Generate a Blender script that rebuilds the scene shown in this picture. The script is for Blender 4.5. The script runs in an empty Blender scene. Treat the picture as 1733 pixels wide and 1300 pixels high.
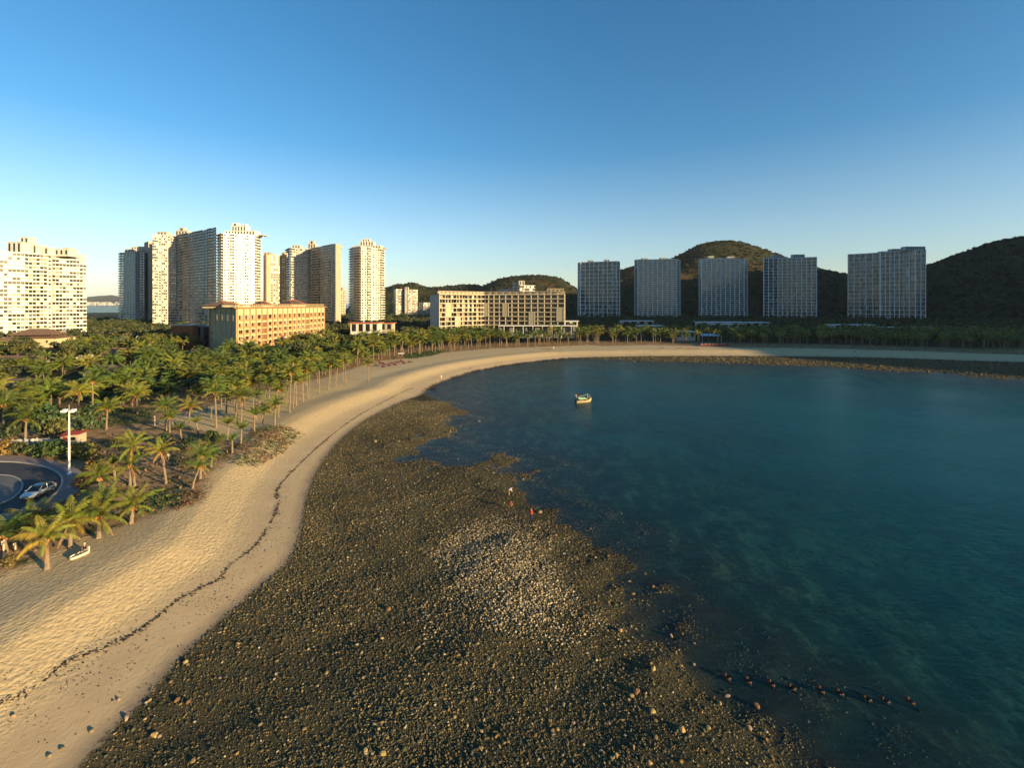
import bpy, bmesh, math, random
import numpy as np
from mathutils import Vector, Matrix, Euler

R = math.radians
random.seed(7)
rng = np.random.default_rng(7)
scn = bpy.context.scene
COL = scn.collection

# ------------------------------------------------------------------ camera
H, F, CX, HY = 30.0, 800.0, 866.5, 514.0      # drone height, focal length (photo px), image centre, horizon
cam = bpy.data.cameras.new('camera')
camo = bpy.data.objects.new('camera', cam); COL.objects.link(camo)
camo.location = (0, 0, H); camo.rotation_euler = (R(90), 0, 0)
cam.sensor_width = 36.0; cam.lens = 36.0 * F / 1733.0
cam.shift_y = -(650.0 - HY) / 1733.0
cam.clip_start = 0.5; cam.clip_end = 60000
scn.camera = camo

# ------------------------------------------------------------------ light
SUN_EL, SUN_AZ = 9.0, 122.0                   # degrees; azimuth clockwise from the view direction (+Y)
sdir = Vector((math.sin(R(SUN_AZ)) * math.cos(R(SUN_EL)), math.cos(R(SUN_AZ)) * math.cos(R(SUN_EL)), math.sin(R(SUN_EL))))
sun = bpy.data.lights.new('sun', 'SUN'); sun.energy = 5.0; sun.angle = R(0.5); sun.color = (1.0, 0.73, 0.37)
suno = bpy.data.objects.new('sun', sun); COL.objects.link(suno)
suno.rotation_euler = sdir.to_track_quat('Z', 'Y').to_euler(); suno.location = (200, -150, 300)
w = bpy.data.worlds.new('World'); scn.world = w; w.use_nodes = True
nt = w.node_tree; nt.nodes.clear()
sky = nt.nodes.new('ShaderNodeTexSky'); sky.sky_type = 'NISHITA'; sky.sun_disc = False
sky.sun_elevation = R(SUN_EL); sky.sun_rotation = R(SUN_AZ)
sky.air_density = 1.0; sky.dust_density = 0.3; sky.ozone_density = 3.0
hsv = nt.nodes.new('ShaderNodeHueSaturation'); hsv.inputs['Hue'].default_value = 0.496
wtc = nt.nodes.new('ShaderNodeTexCoord'); wsx = nt.nodes.new('ShaderNodeSeparateXYZ'); wmr = nt.nodes.new('ShaderNodeMapRange')
wmr.inputs[1].default_value = 0.0; wmr.inputs[2].default_value = 0.30; wmr.inputs[3].default_value = 0.70; wmr.inputs[4].default_value = 1.19   # clearer, deeper blue towards the zenith all round
nt.links.new(wtc.outputs['Generated'], wsx.inputs[0]); nt.links.new(wsx.outputs['Z'], wmr.inputs[0]); nt.links.new(wmr.outputs[0], hsv.inputs['Saturation'])
bg = nt.nodes.new('ShaderNodeBackground'); bg.inputs['Strength'].default_value = 0.085
wo = nt.nodes.new('ShaderNodeOutputWorld')
nt.links.new(sky.outputs[0], hsv.inputs['Color']); nt.links.new(hsv.outputs[0], bg.inputs['Color']); nt.links.new(bg.outputs[0], wo.inputs['Surface'])
scn.view_settings.view_transform = 'Standard'; scn.view_settings.look = 'None'
scn.view_settings.gamma = 1.0; scn.view_settings.use_curve_mapping = False
scn.view_settings.exposure = 1.42
scn.render.engine = 'CYCLES'
cy = scn.cycles
cy.use_denoising = True; cy.max_bounces = 5; cy.diffuse_bounces = 2; cy.glossy_bounces = 3
cy.transmission_bounces = 3; cy.transparent_max_bounces = 8; cy.caustics_reflective = False; cy.caustics_refractive = False
cy.sample_clamp_indirect = 4.0

# ------------------------------------------------------------------ photo pixel -> place
def X(px, Y): return (px - CX) * Y / F
def Z(py, Y): return H - (py - HY) * Y / F
def at(px, py, z=0.0):
    Y = (H - z) * F / (py - HY)
    return (X(px, Y), Y)

# ------------------------------------------------------------------ tags
def tag(o, label=None, cat=None, group=None, kind=None):
    if label: o['label'] = label
    if cat: o['category'] = cat
    if group: o['group'] = group
    if kind: o['kind'] = kind
    return o
def empty(name, loc, rz=0.0, label=None, cat=None, group=None, s=1.0):
    o = bpy.data.objects.new(name, None); COL.objects.link(o)
    o.location = loc; o.rotation_euler = (0, 0, rz); o.scale = (s, s, s); o.empty_display_size = 0.2
    return tag(o, label, cat, group)
def inst(name, me, parent=None, loc=(0, 0, 0), rot=(0, 0, 0), scl=(1, 1, 1), color=None):
    o = bpy.data.objects.new(name, me); COL.objects.link(o)
    if parent: o.parent = parent
    o.location = loc; o.rotation_euler = rot; o.scale = scl
    if color: o.color = (*color, 1)
    return o

# ------------------------------------------------------------------ materials
def mat(name, col, rough=0.8, spec=0.3, var=0.0, vscale=1.0, bump=0.0, bscale=3.0, metal=0.0, col2=None, objcol=False, attr=None, rndv=0.0, transl=0.0):
    m = bpy.data.materials.new(name); m.use_nodes = True
    n = m.node_tree.nodes; L = m.node_tree.links
    p = n['Principled BSDF']; p.inputs['Roughness'].default_value = rough
    p.inputs['Specular IOR Level'].default_value = spec; p.inputs['Metallic'].default_value = metal
    p.inputs['Base Color'].default_value = (*col, 1)
    m.diffuse_color = (*col, 1)
    tc = n.new('ShaderNodeTexCoord') if (var or bump) else None
    out = None
    if objcol:
        oi = n.new('ShaderNodeObjectInfo'); out = oi.outputs['Color']
    if attr:
        a = n.new('ShaderNodeAttribute'); a.attribute_type = attr[0]; a.attribute_name = attr[1]; out = a.outputs['Color']
    if var or col2:
        tc = tc or n.new('ShaderNodeTexCoord')
        nz = n.new('ShaderNodeTexNoise'); nz.inputs['Scale'].default_value = vscale; nz.inputs['Detail'].default_value = 4
        L.new(tc.outputs['Object'], nz.inputs['Vector'])
        if col2:
            mx = n.new('ShaderNodeMix'); mx.data_type = 'RGBA'
            rp = n.new('ShaderNodeMapRange'); rp.inputs[1].default_value = 0.35; rp.inputs[2].default_value = 0.65
            L.new(nz.outputs['Fac'], rp.inputs[0]); L.new(rp.outputs[0], mx.inputs['Factor'])
            if out: L.new(out, mx.inputs['A'])
            else: mx.inputs['A'].default_value = (*col, 1)
            mx.inputs['B'].default_value = (*col2, 1); out = mx.outputs['Result']
        else:
            rp = n.new('ShaderNodeMapRange'); rp.inputs[1].default_value = 0.25; rp.inputs[2].default_value = 0.75
            rp.inputs[3].default_value = 1 - var; rp.inputs[4].default_value = 1 + var
            L.new(nz.outputs['Fac'], rp.inputs[0])
            mx = n.new('ShaderNodeVectorMath'); mx.operation = 'SCALE'
            if out: L.new(out, mx.inputs[0])
            else: mx.inputs[0].default_value = col
            L.new(rp.outputs[0], mx.inputs['Scale']); out = mx.outputs[0]
    if rndv:
        g = n.new('ShaderNodeNewGeometry')
        rp = n.new('ShaderNodeMapRange'); rp.inputs[3].default_value = 1 - rndv; rp.inputs[4].default_value = 1 + rndv
        L.new(g.outputs['Random Per Island'], rp.inputs[0])
        mx = n.new('ShaderNodeVectorMath'); mx.operation = 'SCALE'
        if out: L.new(out, mx.inputs[0])
        else: mx.inputs[0].default_value = col
        L.new(rp.outputs[0], mx.inputs['Scale']); out = mx.outputs[0]
    if out: L.new(out, p.inputs['Base Color'])
    if bump:
        nb = n.new('ShaderNodeTexNoise'); nb.inputs['Scale'].default_value = bscale; nb.inputs['Detail'].default_value = 5
        L.new(tc.outputs['Object'], nb.inputs['Vector'])
        bp = n.new('ShaderNodeBump'); bp.inputs['Strength'].default_value = bump; bp.inputs['Distance'].default_value = 0.1
        L.new(nb.outputs['Fac'], bp.inputs['Height']); L.new(bp.outputs[0], p.inputs['Normal'])
    if transl:
        tr = n.new('ShaderNodeBsdfTranslucent'); ms = n.new('ShaderNodeMixShader'); ms.inputs[0].default_value = transl
        if out: L.new(out, tr.inputs['Color'])
        else: tr.inputs['Color'].default_value = (*col, 1)
        L.new(p.outputs[0], ms.inputs[1]); L.new(tr.outputs[0], ms.inputs[2])
        L.new(ms.outputs[0], n['Material Output'].inputs['Surface'])
    return m

M = {}
M['white'] = mat('white_paint', (.50, .475, .415), .55, .4, var=.10, vscale=.15)
M['white_gloss'] = mat('white_tile', (.64, .60, .53), .32, .5, var=.10, vscale=.12)
M['offwhite'] = mat('offwhite_render', (.40, .38, .33), .75, .3, var=.12, vscale=.12)
M['grey_slab'] = mat('grey_concrete', (.33, .34, .34), .8, .3, var=.15, vscale=.15)
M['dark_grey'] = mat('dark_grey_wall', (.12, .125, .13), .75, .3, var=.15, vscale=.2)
M['beige'] = mat('beige_render', (.34, .29, .22), .8, .25, var=.08, vscale=.15)
M['hotel'] = mat('hotel_cream_render', (.46, .37, .22), .8, .25, var=.08, vscale=.2)
M['hotel_trim'] = mat('hotel_orange_brown_trim', (.34, .185, .085), .75, .25, var=.1, vscale=.3)
M['hotel_grey'] = mat('hotel_olive_panel', (.33, .29, .19), .8, .25, var=.1, vscale=.3)
M['rust'] = mat('rust_timber', (.28, .11, .05), .8, .2, var=.25, vscale=.5)
M['tile'] = mat('brown_roof_tile', (.15, .095, .065), .85, .2, var=.3, vscale=.8)
M['tile_red'] = mat('terracotta', (.42, .12, .05), .8, .2, var=.2, vscale=.6)
M['tile_dark'] = mat('dark_roof_tile', (.07, .055, .05), .8, .2, var=.3, vscale=.5)
M['gl_dark'] = mat('dark_glass', (.012, .016, .018), .09, .6)
M['gl_teal'] = mat('teal_glass', (.028, .055, .06), .10, .9)
M['frame'] = mat('pale_tower_frame', (.72, .73, .71), .6, .35, var=.1, vscale=.2)
M['hotel_stone'] = mat('grey_beige_render', (.20, .165, .105), .8, .25, var=.1, vscale=.15)
M['hotel_slab'] = mat('pale_slab_edge', (.36, .31, .22), .8, .25, var=.1, vscale=.15)
M['gl_mid'] = mat('grey_glass', (.07, .08, .08), .16, .6)
M['gl_cur'] = mat('pale_curtain_behind_glass', (.26, .24, .19), .30, .6)
M['gl_tan'] = mat('tan_curtain_behind_glass', (.20, .12, .05), .30, .6)
M['gl_green'] = mat('green_glass', (.05, .085, .06), .14, .6)
M['rail'] = mat('glass_railing', (.16, .20, .20), .2, .6)
M['metal'] = mat('white_metal', (.72, .72, .70), .4, .5)
M['steel'] = mat('grey_steel', (.25, .25, .25), .45, .5, metal=.6)
M['roofw'] = mat('pale_flat_roof', (.52, .53, .52), .7, .3, var=.12, vscale=.2)
M['blue'] = mat('pale_blue_awning', (.32, .50, .56), .6, .3)
M['redwood'] = mat('red_painted_fence', (.26, .05, .035), .7, .3)
M['trunk'] = mat('palm_bark', (.17, .13, .09), .9, .15, var=.35, vscale=2.5, bump=.5, bscale=6)
M['bark'] = mat('tree_bark', (.12, .09, .06), .9, .15, var=.3, vscale=2)
M['frond'] = mat('palm_leaf', (.12, .12, .03), .5, .35, objcol=True, rndv=.25, transl=.15)
M['frond_i'] = mat('palm_leaf_far', (.09, .10, .03), .5, .35, attr=('INSTANCER', 'tint'), rndv=.25, transl=.15)
M['leaf'] = mat('broad_leaf', (.06, .08, .02), .55, .3, objcol=True, rndv=.4, transl=.15)
M['leaf_i'] = mat('broad_leaf_far', (.05, .07, .02), .6, .3, attr=('INSTANCER', 'tint'), rndv=.4, transl=.1)
M['coco'] = mat('orange_coconut_husk', (.42, .17, .04), .6, .3, var=.3, vscale=3)
M['stone'] = mat('reef_stone', (.2, .17, .1), .85, .25, objcol=True, var=.35, vscale=4, bump=.4, bscale=8)
M['stone_i'] = mat('reef_stone_small', (.2, .17, .1), .85, .25, attr=('INSTANCER', 'tint'), var=.3, vscale=3)
M['weed'] = mat('dried_seaweed', (.035, .022, .014), .9, .15, rndv=.5)
M['cover'] = mat('ground_cover_leaf', (.06, .09, .025), .7, .2, attr=('GEOMETRY', 'tint'), rndv=.35)
M['asphalt'] = mat('asphalt', (.052, .053, .056), .85, .25, var=.3, vscale=.35, bump=.2, bscale=20)
M['kerb'] = mat('kerb_stone', (.33, .31, .28), .85, .2, var=.15, vscale=1)
M['island'] = mat('island_concrete', (.13, .13, .13), .9, .2, var=.2, vscale=.6)
M['carpaint'] = mat('silver_car_paint', (.55, .57, .60), .22, .6, metal=.55)
M['black'] = mat('black_rubber', (.02, .02, .02), .7, .3)
M['chrome'] = mat('bright_rim', (.6, .6, .6), .3, .5, metal=.9)
M['lampw'] = mat('headlight_glass', (.8, .8, .8), .15, .6)
M['lampr'] = mat('tail_light_red', (.4, .02, .02), .25, .5)
M['skin'] = mat('skin', (.42, .24, .16), .6, .3)
M['hair'] = mat('dark_hair', (.02, .016, .013), .6, .3)
M['hull'] = mat('weathered_cream_hull', (.34, .26, .15), .6, .3, var=.25, vscale=1.5)
M['deck'] = mat('dark_boat_wood', (.10, .06, .035), .8, .2, var=.3, vscale=2)
M['tarp'] = mat('green_tarpaulin', (.24, .38, .22), .7, .2, var=.2, vscale=1)
M['wine'] = mat('wine_red_cushion', (.11, .012, .02), .75, .2)
M['rustpost'] = mat('rusty_post', (.075, .042, .028), .9, .15, var=.5, vscale=3, bump=.6, bscale=7)
M['driftw'] = mat('pale_weathered_board', (.60, .53, .38), .7, .2, var=.15, vscale=2)

def cloth(name, c): return mat(name, c, .85, .15)

# ------------------------------------------------------------------ mesh collector
class MB:
    def __init__(s): s.v = []; s.f = []; s.m = []; s.mats = []
    def mi(s, m):
        if m not in s.mats: s.mats.append(m)
        return s.mats.index(m)
    def poly(s, pts, m):
        b = len(s.v); s.v.extend([tuple(p) for p in pts]); s.f.append(tuple(range(b, b + len(pts)))); s.m.append(s.mi(m))
    def hexa(s, c, m):
        b = len(s.v); s.v.extend([tuple(p) for p in c]); k = s.mi(m)
        for q in ((0, 3, 2, 1), (4, 5, 6, 7), (0, 1, 5, 4), (1, 2, 6, 5), (2, 3, 7, 6), (3, 0, 4, 7)):
            s.f.append(tuple(b + i for i in q)); s.m.append(k)
    def box(s, x0, x1, y0, y1, z0, z1, m):
        s.hexa([(x0, y0, z0), (x1, y0, z0), (x1, y1, z0), (x0, y1, z0), (x0, y0, z1), (x1, y0, z1), (x1, y1, z1), (x0, y1, z1)], m)
    def obox(s, P, u, n, u0, u1, d0, d1, z0, z1, m):
        # u along the wall, n outward (towards the viewer)
        c = []
        for z in (z0, z1):
            for a, d in ((u0, d1), (u1, d1), (u1, d0), (u0, d0)):
                c.append((P[0] + u[0] * a + n[0] * d, P[1] + u[1] * a + n[1] * d, z))
        s.hexa(c, m)
    def tube(s, pts, rad, m, k=6, cap=True):
        pts = [Vector(p) for p in pts]; b = len(s.v); mm = s.mi(m); N = len(pts)
        for i, p in enumerate(pts):
            t = (pts[min(i + 1, N - 1)] - pts[max(i - 1, 0)]).normalized()
            a = t.orthogonal().normalized() if abs(t.z) < .95 else Vector((1, 0, 0)); a = (a - t * a.dot(t)).normalized(); c = t.cross(a)
            r = rad[i] if hasattr(rad, '__len__') else rad
            for j in range(k):
                an = 2 * math.pi * j / k
                s.v.append(tuple(p + a * (r * math.cos(an)) + c * (r * math.sin(an))))
        for i in range(N - 1):
            for j in range(k):
                s.f.append((b + i * k + j, b + i * k + (j + 1) % k, b + (i + 1) * k + (j + 1) % k, b + (i + 1) * k + j)); s.m.append(mm)
        if cap:
            s.f.append(tuple(b + j for j in reversed(range(k)))); s.m.append(mm)
            s.f.append(tuple(b + (N - 1) * k + j for j in range(k))); s.m.append(mm)
    def loft(s, rings, m, cap=True, closed=True):
        b = len(s.v); k = len(rings[0]); mm = s.mi(m)
        for r in rings: s.v.extend([tuple(p) for p in r])
        for i in range(len(rings) - 1):
            for j in range(k if closed else k - 1):
                s.f.append((b + i * k + j, b + i * k + (j + 1) % k, b + (i + 1) * k + (j + 1) % k, b + (i + 1) * k + j)); s.m.append(mm)
        if cap:
            s.f.append(tuple(b + j for j in reversed(range(k)))); s.m.append(mm)
            s.f.append(tuple(b + (len(rings) - 1) * k + j for j in range(k))); s.m.append(mm)
    def mesh(s, name, origin=(0, 0, 0), smooth=False):
        me = bpy.data.meshes.new(name)
        V = np.array(s.v, dtype=np.float64) - np.array(origin)
        me.from_pydata(V.tolist(), [], s.f)
        for m in s.mats: me.materials.append(m)
        me.polygons.foreach_set('material_index', s.m)
        if smooth: me.polygons.foreach_set('use_smooth', [True] * len(s.f))
        me.update(); return me
    def build(s, name, parent=None, origin=(0, 0, 0), smooth=False, **kw):
        if not s.f: return None
        return inst(name, s.mesh(name, origin, smooth), parent, **kw)

def np_mesh(name, V, Fq, mats, smooth=False, k=4):
    """fast mesh from vertex array and (n,k) face array"""
    me = bpy.data.meshes.new(name); n = len(Fq)
    me.vertices.add(len(V)); me.vertices.foreach_set('co', np.asarray(V, np.float32).ravel())
    me.loops.add(n * k); me.loops.foreach_set('vertex_index', np.asarray(Fq, np.int32).ravel())
    me.polygons.add(n); me.polygons.foreach_set('loop_start', np.arange(0, n * k, k, dtype=np.int32))
    try: me.polygons.foreach_set('loop_total', np.full(n, k, np.int32))
    except Exception: pass
    if smooth: me.polygons.foreach_set('use_smooth', np.ones(n, bool))
    for m in mats: me.materials.append(m)
    me.update(calc_edges=True); me.validate(); return me
def fattr(me, name, arr):
    a = me.attributes.new(name, 'FLOAT', 'POINT'); a.data.foreach_set('value', np.asarray(arr, np.float32))
def vattr(me, name, arr, typ='FLOAT_VECTOR'):
    a = me.attributes.new(name, typ, 'POINT')
    a.data.foreach_set('color' if typ == 'FLOAT_COLOR' else 'vector', np.asarray(arr, np.float32).ravel())

# scatter by geometry nodes: one point cloud mesh, instances of unlinked sources
def scatter(name, P, rot, scl, idx, tint, sources):
    me = bpy.data.meshes.new(name); me.vertices.add(len(P)); me.vertices.foreach_set('co', np.asarray(P, np.float32).ravel())
    vattr(me, 'rot', rot); vattr(me, 'scl', scl); vattr(me, 'tint', tint)
    a = me.attributes.new('idx', 'INT', 'POINT'); a.data.foreach_set('value', np.asarray(idx, np.int32))
    o = inst(name, me)
    col = bpy.data.collections.new(name + '_sources')
    for i, s in enumerate(sources):
        so = bpy.data.objects.new('%s_%02d' % (name, i), s); col.objects.link(so)
    ng = bpy.data.node_groups.new(name + '_scatter', 'GeometryNodeTree')
    ng.interface.new_socket('Geometry', in_out='INPUT', socket_type='NodeSocketGeometry')
    ng.interface.new_socket('Geometry', in_out='OUTPUT', socket_type='NodeSocketGeometry')
    N = ng.nodes; L = ng.links
    gi = N.new('NodeGroupInput'); go = N.new('NodeGroupOutput'); ip = N.new('GeometryNodeInstanceOnPoints')
    ci = N.new('GeometryNodeCollectionInfo'); ci.inputs['Collection'].default_value = col
    ci.inputs['Separate Children'].default_value = True; ci.inputs['Reset Children'].default_value = True
    def na(n, t):
        x = N.new('GeometryNodeInputNamedAttribute'); x.data_type = t; x.inputs['Name'].default_value = n
        return [q for q in x.outputs if q.enabled and q.name == 'Attribute'][0]
    e2r = N.new('FunctionNodeEulerToRotation')
    L.new(na('rot', 'FLOAT_VECTOR'), e2r.inputs[0])
    L.new(gi.outputs[0], ip.inputs['Points']); L.new(ci.outputs[0], ip.inputs['Instance'])
    ip.inputs['Pick Instance'].default_value = True
    L.new(na('idx', 'INT'), ip.inputs['Instance Index']); L.new(e2r.outputs[0], ip.inputs['Rotation'])
    L.new(na('scl', 'FLOAT_VECTOR'), ip.inputs['Scale']); L.new(ip.outputs[0], go.inputs[0])
    md = o.modifiers.new('scatter', 'NODES'); md.node_group = ng
    return o

# ------------------------------------------------------------------ plan geometry of the coast
def poly_sd(P, poly):
    """signed distance to a closed polygon, positive inside"""
    P = np.asarray(P, float); poly = np.asarray(poly, float)
    d = np.full(len(P), 1e18); ins = np.zeros(len(P), bool)
    a = poly; b = np.roll(poly, -1, 0)
    for (ax, ay), (bx, by) in zip(a, b):
        ex, ey = bx - ax, by - ay; l2 = ex * ex + ey * ey + 1e-12
        t = np.clip(((P[:, 0] - ax) * ex + (P[:, 1] - ay) * ey) / l2, 0, 1)
        d = np.minimum(d, (P[:, 0] - ax - t * ex) ** 2 + (P[:, 1] - ay - t * ey) ** 2)
        c = (ay > P[:, 1]) != (by > P[:, 1])
        with np.errstate(divide='ignore', invalid='ignore'):
            xi = ax + (P[:, 1] - ay) / (by - ay) * ex
        ins ^= c & (P[:, 0] < xi)
    d = np.sqrt(d); return np.where(ins, d, -d)
def smooth_line(pts, n=6):
    """Catmull-Rom through points"""
    p = np.array([pts[0]] + list(pts) + [pts[-1]], float); out = []
    for i in range(1, len(p) - 2):
        for t in np.linspace(0, 1, n, endpoint=False):
            a, b, c, d = p[i - 1], p[i], p[i + 1], p[i + 2]
            out.append(.5 * ((2 * b) + (-a + c) * t + (2 * a - 5 * b + 4 * c - d) * t * t + (-a + 3 * b - 3 * c + d) * t ** 3))
    out.append(p[-2]); return np.array(out)
def px_line(l, z): return [at(x, y, z) for x, y in l]

# sand edge (towards rocks / water)
S0 = [(-27, -420), (-27, -150), (-27.5, 0)] + px_line([(130, 1300), (215, 1215), (300, 1120), (345, 1075), (430, 1000), (490, 945), (510, 890),
      (520, 835), (540, 790), (575, 745), (620, 710), (680, 680), (712, 668), (735, 650), (800, 628), (880, 614), (960, 606), (1040, 604),
      (1100, 603), (1300, 603), (1500, 606), (1733, 613)], .4) + [(345, 238), (430, 170), (500, 20), (560, -200), (600, -420)]
S0 = smooth_line(S0, 5)
# water edge
W0 = [(34, -420), (28, -100), (24, 0)] + px_line([(1335, 1300), (1290, 1262), (1232, 1205), (1185, 1160), (1130, 1100), (1095, 1060), (1072, 1020), (1045, 985),
      (1010, 945), (965, 905), (905, 870), (880, 830), (868, 800), (848, 778), (800, 786), (740, 792), (690, 785), (668, 778), (690, 766), (728, 745), (752, 722),
      (768, 702), (762, 688), (735, 672), (718, 664), (737, 651), (800, 629), (880, 615), (960, 607), (1040, 608), (1100, 611), (1200, 613), (1300, 617), (1400, 620),
      (1500, 627), (1600, 630), (1733, 641)], 0) + [(320, 210), (415, 150), (485, 15), (545, -200), (590, -420)]
W0 = smooth_line(W0, 4)
# edge of the green land
V0 = [(-60, -420), (-60, -100), (-58, 20)] + px_line([(-80, 1010), (0, 972), (70, 945), (150, 905), (230, 884), (340, 850), (356, 806), (395, 775), (412, 752), (340, 728),
      (262, 718), (335, 692), (450, 663), (560, 637), (597, 624), (640, 611), (700, 605), (750, 597), (830, 590), (1000, 584), (1020, 586), (1100, 584),
      (1240, 588), (1400, 590), (1550, 594), (1733, 601)], 2.4) + [(375, 262), (460, 190), (530, 40), (590, -190), (640, -420)]
V0 = np.array(V0)
SEA = np.vstack([S0, [(600, -3000), (-27, -3000)]])
WAT = np.vstack([W0, [(590, -3000), (34, -3000)]])
VEG = np.vstack([V0, [(640, -3000), (3000, -3000), (3000, 3000), (-3000, 3000), (-3000, -3000), (-60, -3000)]])

def wob(x, y, f, ph=0.0):
    return (np.sin(x * f * 1.3 + ph) * np.cos(y * f * .9 + 1.7 * ph) + np.sin((x + y) * f * .71 + 2.1 + ph) * .7 + np.sin((x * .6 - y * 1.1) * f * 1.9 + ph * .3) * .5) / 2.2
def ground_z(x, y, full=False):
    x = np.atleast_1d(np.asarray(x, float)); y = np.atleast_1d(np.asarray(y, float))
    P = np.stack([x, y], 1)
    b = poly_sd(P, SEA); dw = poly_sd(P, WAT)
    a = -b
    zl = np.interp(a, [0, 6, 8, 13, 16, 23, 32, 300, 800], [.40, 1.0, 1.25, 2.45, 2.6, 2.2, 2.4, 2.6, 5.0])
    zl = zl + np.where(a < 30, .10 * wob(x, y, .22) * np.clip(a / 10, 0, 1), 0)
    hp_ = .34 * np.exp(-(((x + 1.0) / 5.5) ** 2 + ((y - 53) / 11.0) ** 2) ** 1.3) * (1 + .14 * wob(x, y, 1.3, 8))          # the pale rubble heap
    zf = .20 + .12 * wob(x, y, .55, 1.0) + .15 * wob(x, y, .21, 3.0)
    rag = (.10 * wob(x, y, 1.1, 4.0) + .19 * wob(x, y, .37, 6.0)) * np.exp(-(dw / 9.0) ** 2)
    zf = np.minimum(zf, .03 + .045 * np.clip(-dw, 0, 20)) + rag + hp_
    zr = .40 + (zf - .40) * np.clip(b / 4, 0, 1)
    zw = rag - np.interp(dw, [0, 4, 15, 40, 90, 200], [0, .12, .40, .95, 2.6, 7.0]) + .12 * wob(x, y, .5, 2.0) * np.clip(dw / 5, 0, 1)
    z = np.where(b < 0, zl, np.where(dw < 0, zr, np.minimum(zw, zr)))
    r = np.hypot(x, y)
    far = np.clip((r - 1800) / 300, 0, 1); z = z * (1 - far) - 12 * far
    back = np.clip((-y - 500) / 200, 0, 1); z = z * (1 - back) - 12 * back
    if full: return z, b, dw, poly_sd(P, VEG)
    return z
def gz(x, y): return float(ground_z(x, y)[0])
# ------------------------------------------------------------------ ground sheet and water (polar grids)
def polar(rs, az):
    rr, aa = np.meshgrid(rs, az, indexing='ij')
    x = rr * np.sin(aa); y = rr * np.cos(aa)
    nr, na = len(rs), len(az)
    V = np.stack([x.ravel(), y.ravel()], 1)
    i = np.arange(nr - 1)[:, None]; j = np.arange(na)[None, :]; j2 = (j + 1) % na
    Fq = np.stack([i * na + j, i * na + j2, (i + 1) * na + j2, (i + 1) * na + j], -1).reshape(-1, 4)
    return V, Fq
def geo(a, b, q):
    n = int(math.log(b / a) / math.log(q)) + 1
    return np.geomspace(a, b, n)
az_f = np.radians(np.linspace(-58, 58, 380)); az_b = np.radians(np.linspace(58, 302, 64)[1:-1])
az_all = np.concatenate([az_f, az_b])
rs = np.concatenate([[1.0, 6, 12], geo(18, 420, 1.014), geo(432, 9000, 1.06)])
V2, Fq = polar(rs, az_all)
z, bb, dww, dvv = ground_z(V2[:, 0], V2[:, 1], True)
me = np_mesh('ground', np.column_stack([V2, z]), Fq, [], smooth=True)
fattr(me, 'sea', bb); fattr(me, 'wat', dww); fattr(me, 'veg', dvv)

def nodes_mat(name):
    m = bpy.data.materials.new(name); m.use_nodes = True
    n = m.node_tree.nodes; L = m.node_tree.links
    return m, n, L, n['Principled BSDF']
class NB:
    """small helper to write node maths"""
    def __init__(s, n, L): s.n = n; s.L = L
    def _in(s, sock, v):
        if hasattr(v, 'links'): s.L.new(v, sock)
        else: sock.default_value = v
    def attr(s, name):
        a = s.n.new('ShaderNodeAttribute'); a.attribute_name = name; return a.outputs['Fac']
    def pos(s): return s.n.new('ShaderNodeNewGeometry').outputs['Position']
    def scale(s, v, xyz, rz=0):
        mp = s.n.new('ShaderNodeMapping'); mp.inputs['Scale'].default_value = xyz; mp.inputs['Rotation'].default_value = (0, 0, rz); s.L.new(v, mp.inputs['Vector']); return mp.outputs[0]
    def noise(s, v, sc, det=4, rough=.55, dist=0):
        a = s.n.new('ShaderNodeTexNoise'); a.inputs['Scale'].default_value = sc; a.inputs['Detail'].default_value = det; a.inputs['Roughness'].default_value = rough
        a.inputs['Distortion'].default_value = dist; s.L.new(v, a.inputs['Vector']); return a.outputs['Fac']
    def voro(s, v, sc, feat='SMOOTH_F1'):
        a = s.n.new('ShaderNodeTexVoronoi'); a.feature = feat; a.inputs['Scale'].default_value = sc; s.L.new(v, a.inputs['Vector']); return a.outputs['Distance']
    def math(s, op, a, b=0.0, c=None):
        m = s.n.new('ShaderNodeMath'); m.operation = op; s._in(m.inputs[0], a); s._in(m.inputs[1], b)
        if c is not None: s._in(m.inputs[2], c)
        return m.outputs[0]
    def ramp(s, v, a, b, c=0.0, d=1.0):
        m = s.n.new('ShaderNodeMapRange'); s._in(m.inputs[0], v); m.inputs[1].default_value = a; m.inputs[2].default_value = b; m.inputs[3].default_value = c; m.inputs[4].default_value = d; return m.outputs[0]
    def mix(s, f, a, b):
        m = s.n.new('ShaderNodeMix'); m.data_type = 'RGBA'; s._in(m.inputs['Factor'], f)
        for k, v in (('A', a), ('B', b)):
            if hasattr(v, 'links'): s.L.new(v, m.inputs[k])
            else: m.inputs[k].default_value = (*v, 1)
        return m.outputs['Result']
    def bump(s, h, st, dist):
        b = s.n.new('ShaderNodeBump'); s._in(b.inputs['Strength'], st); b.inputs['Distance'].default_value = dist; s.L.new(h, b.inputs['Height']); return b.outputs[0]

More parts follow.
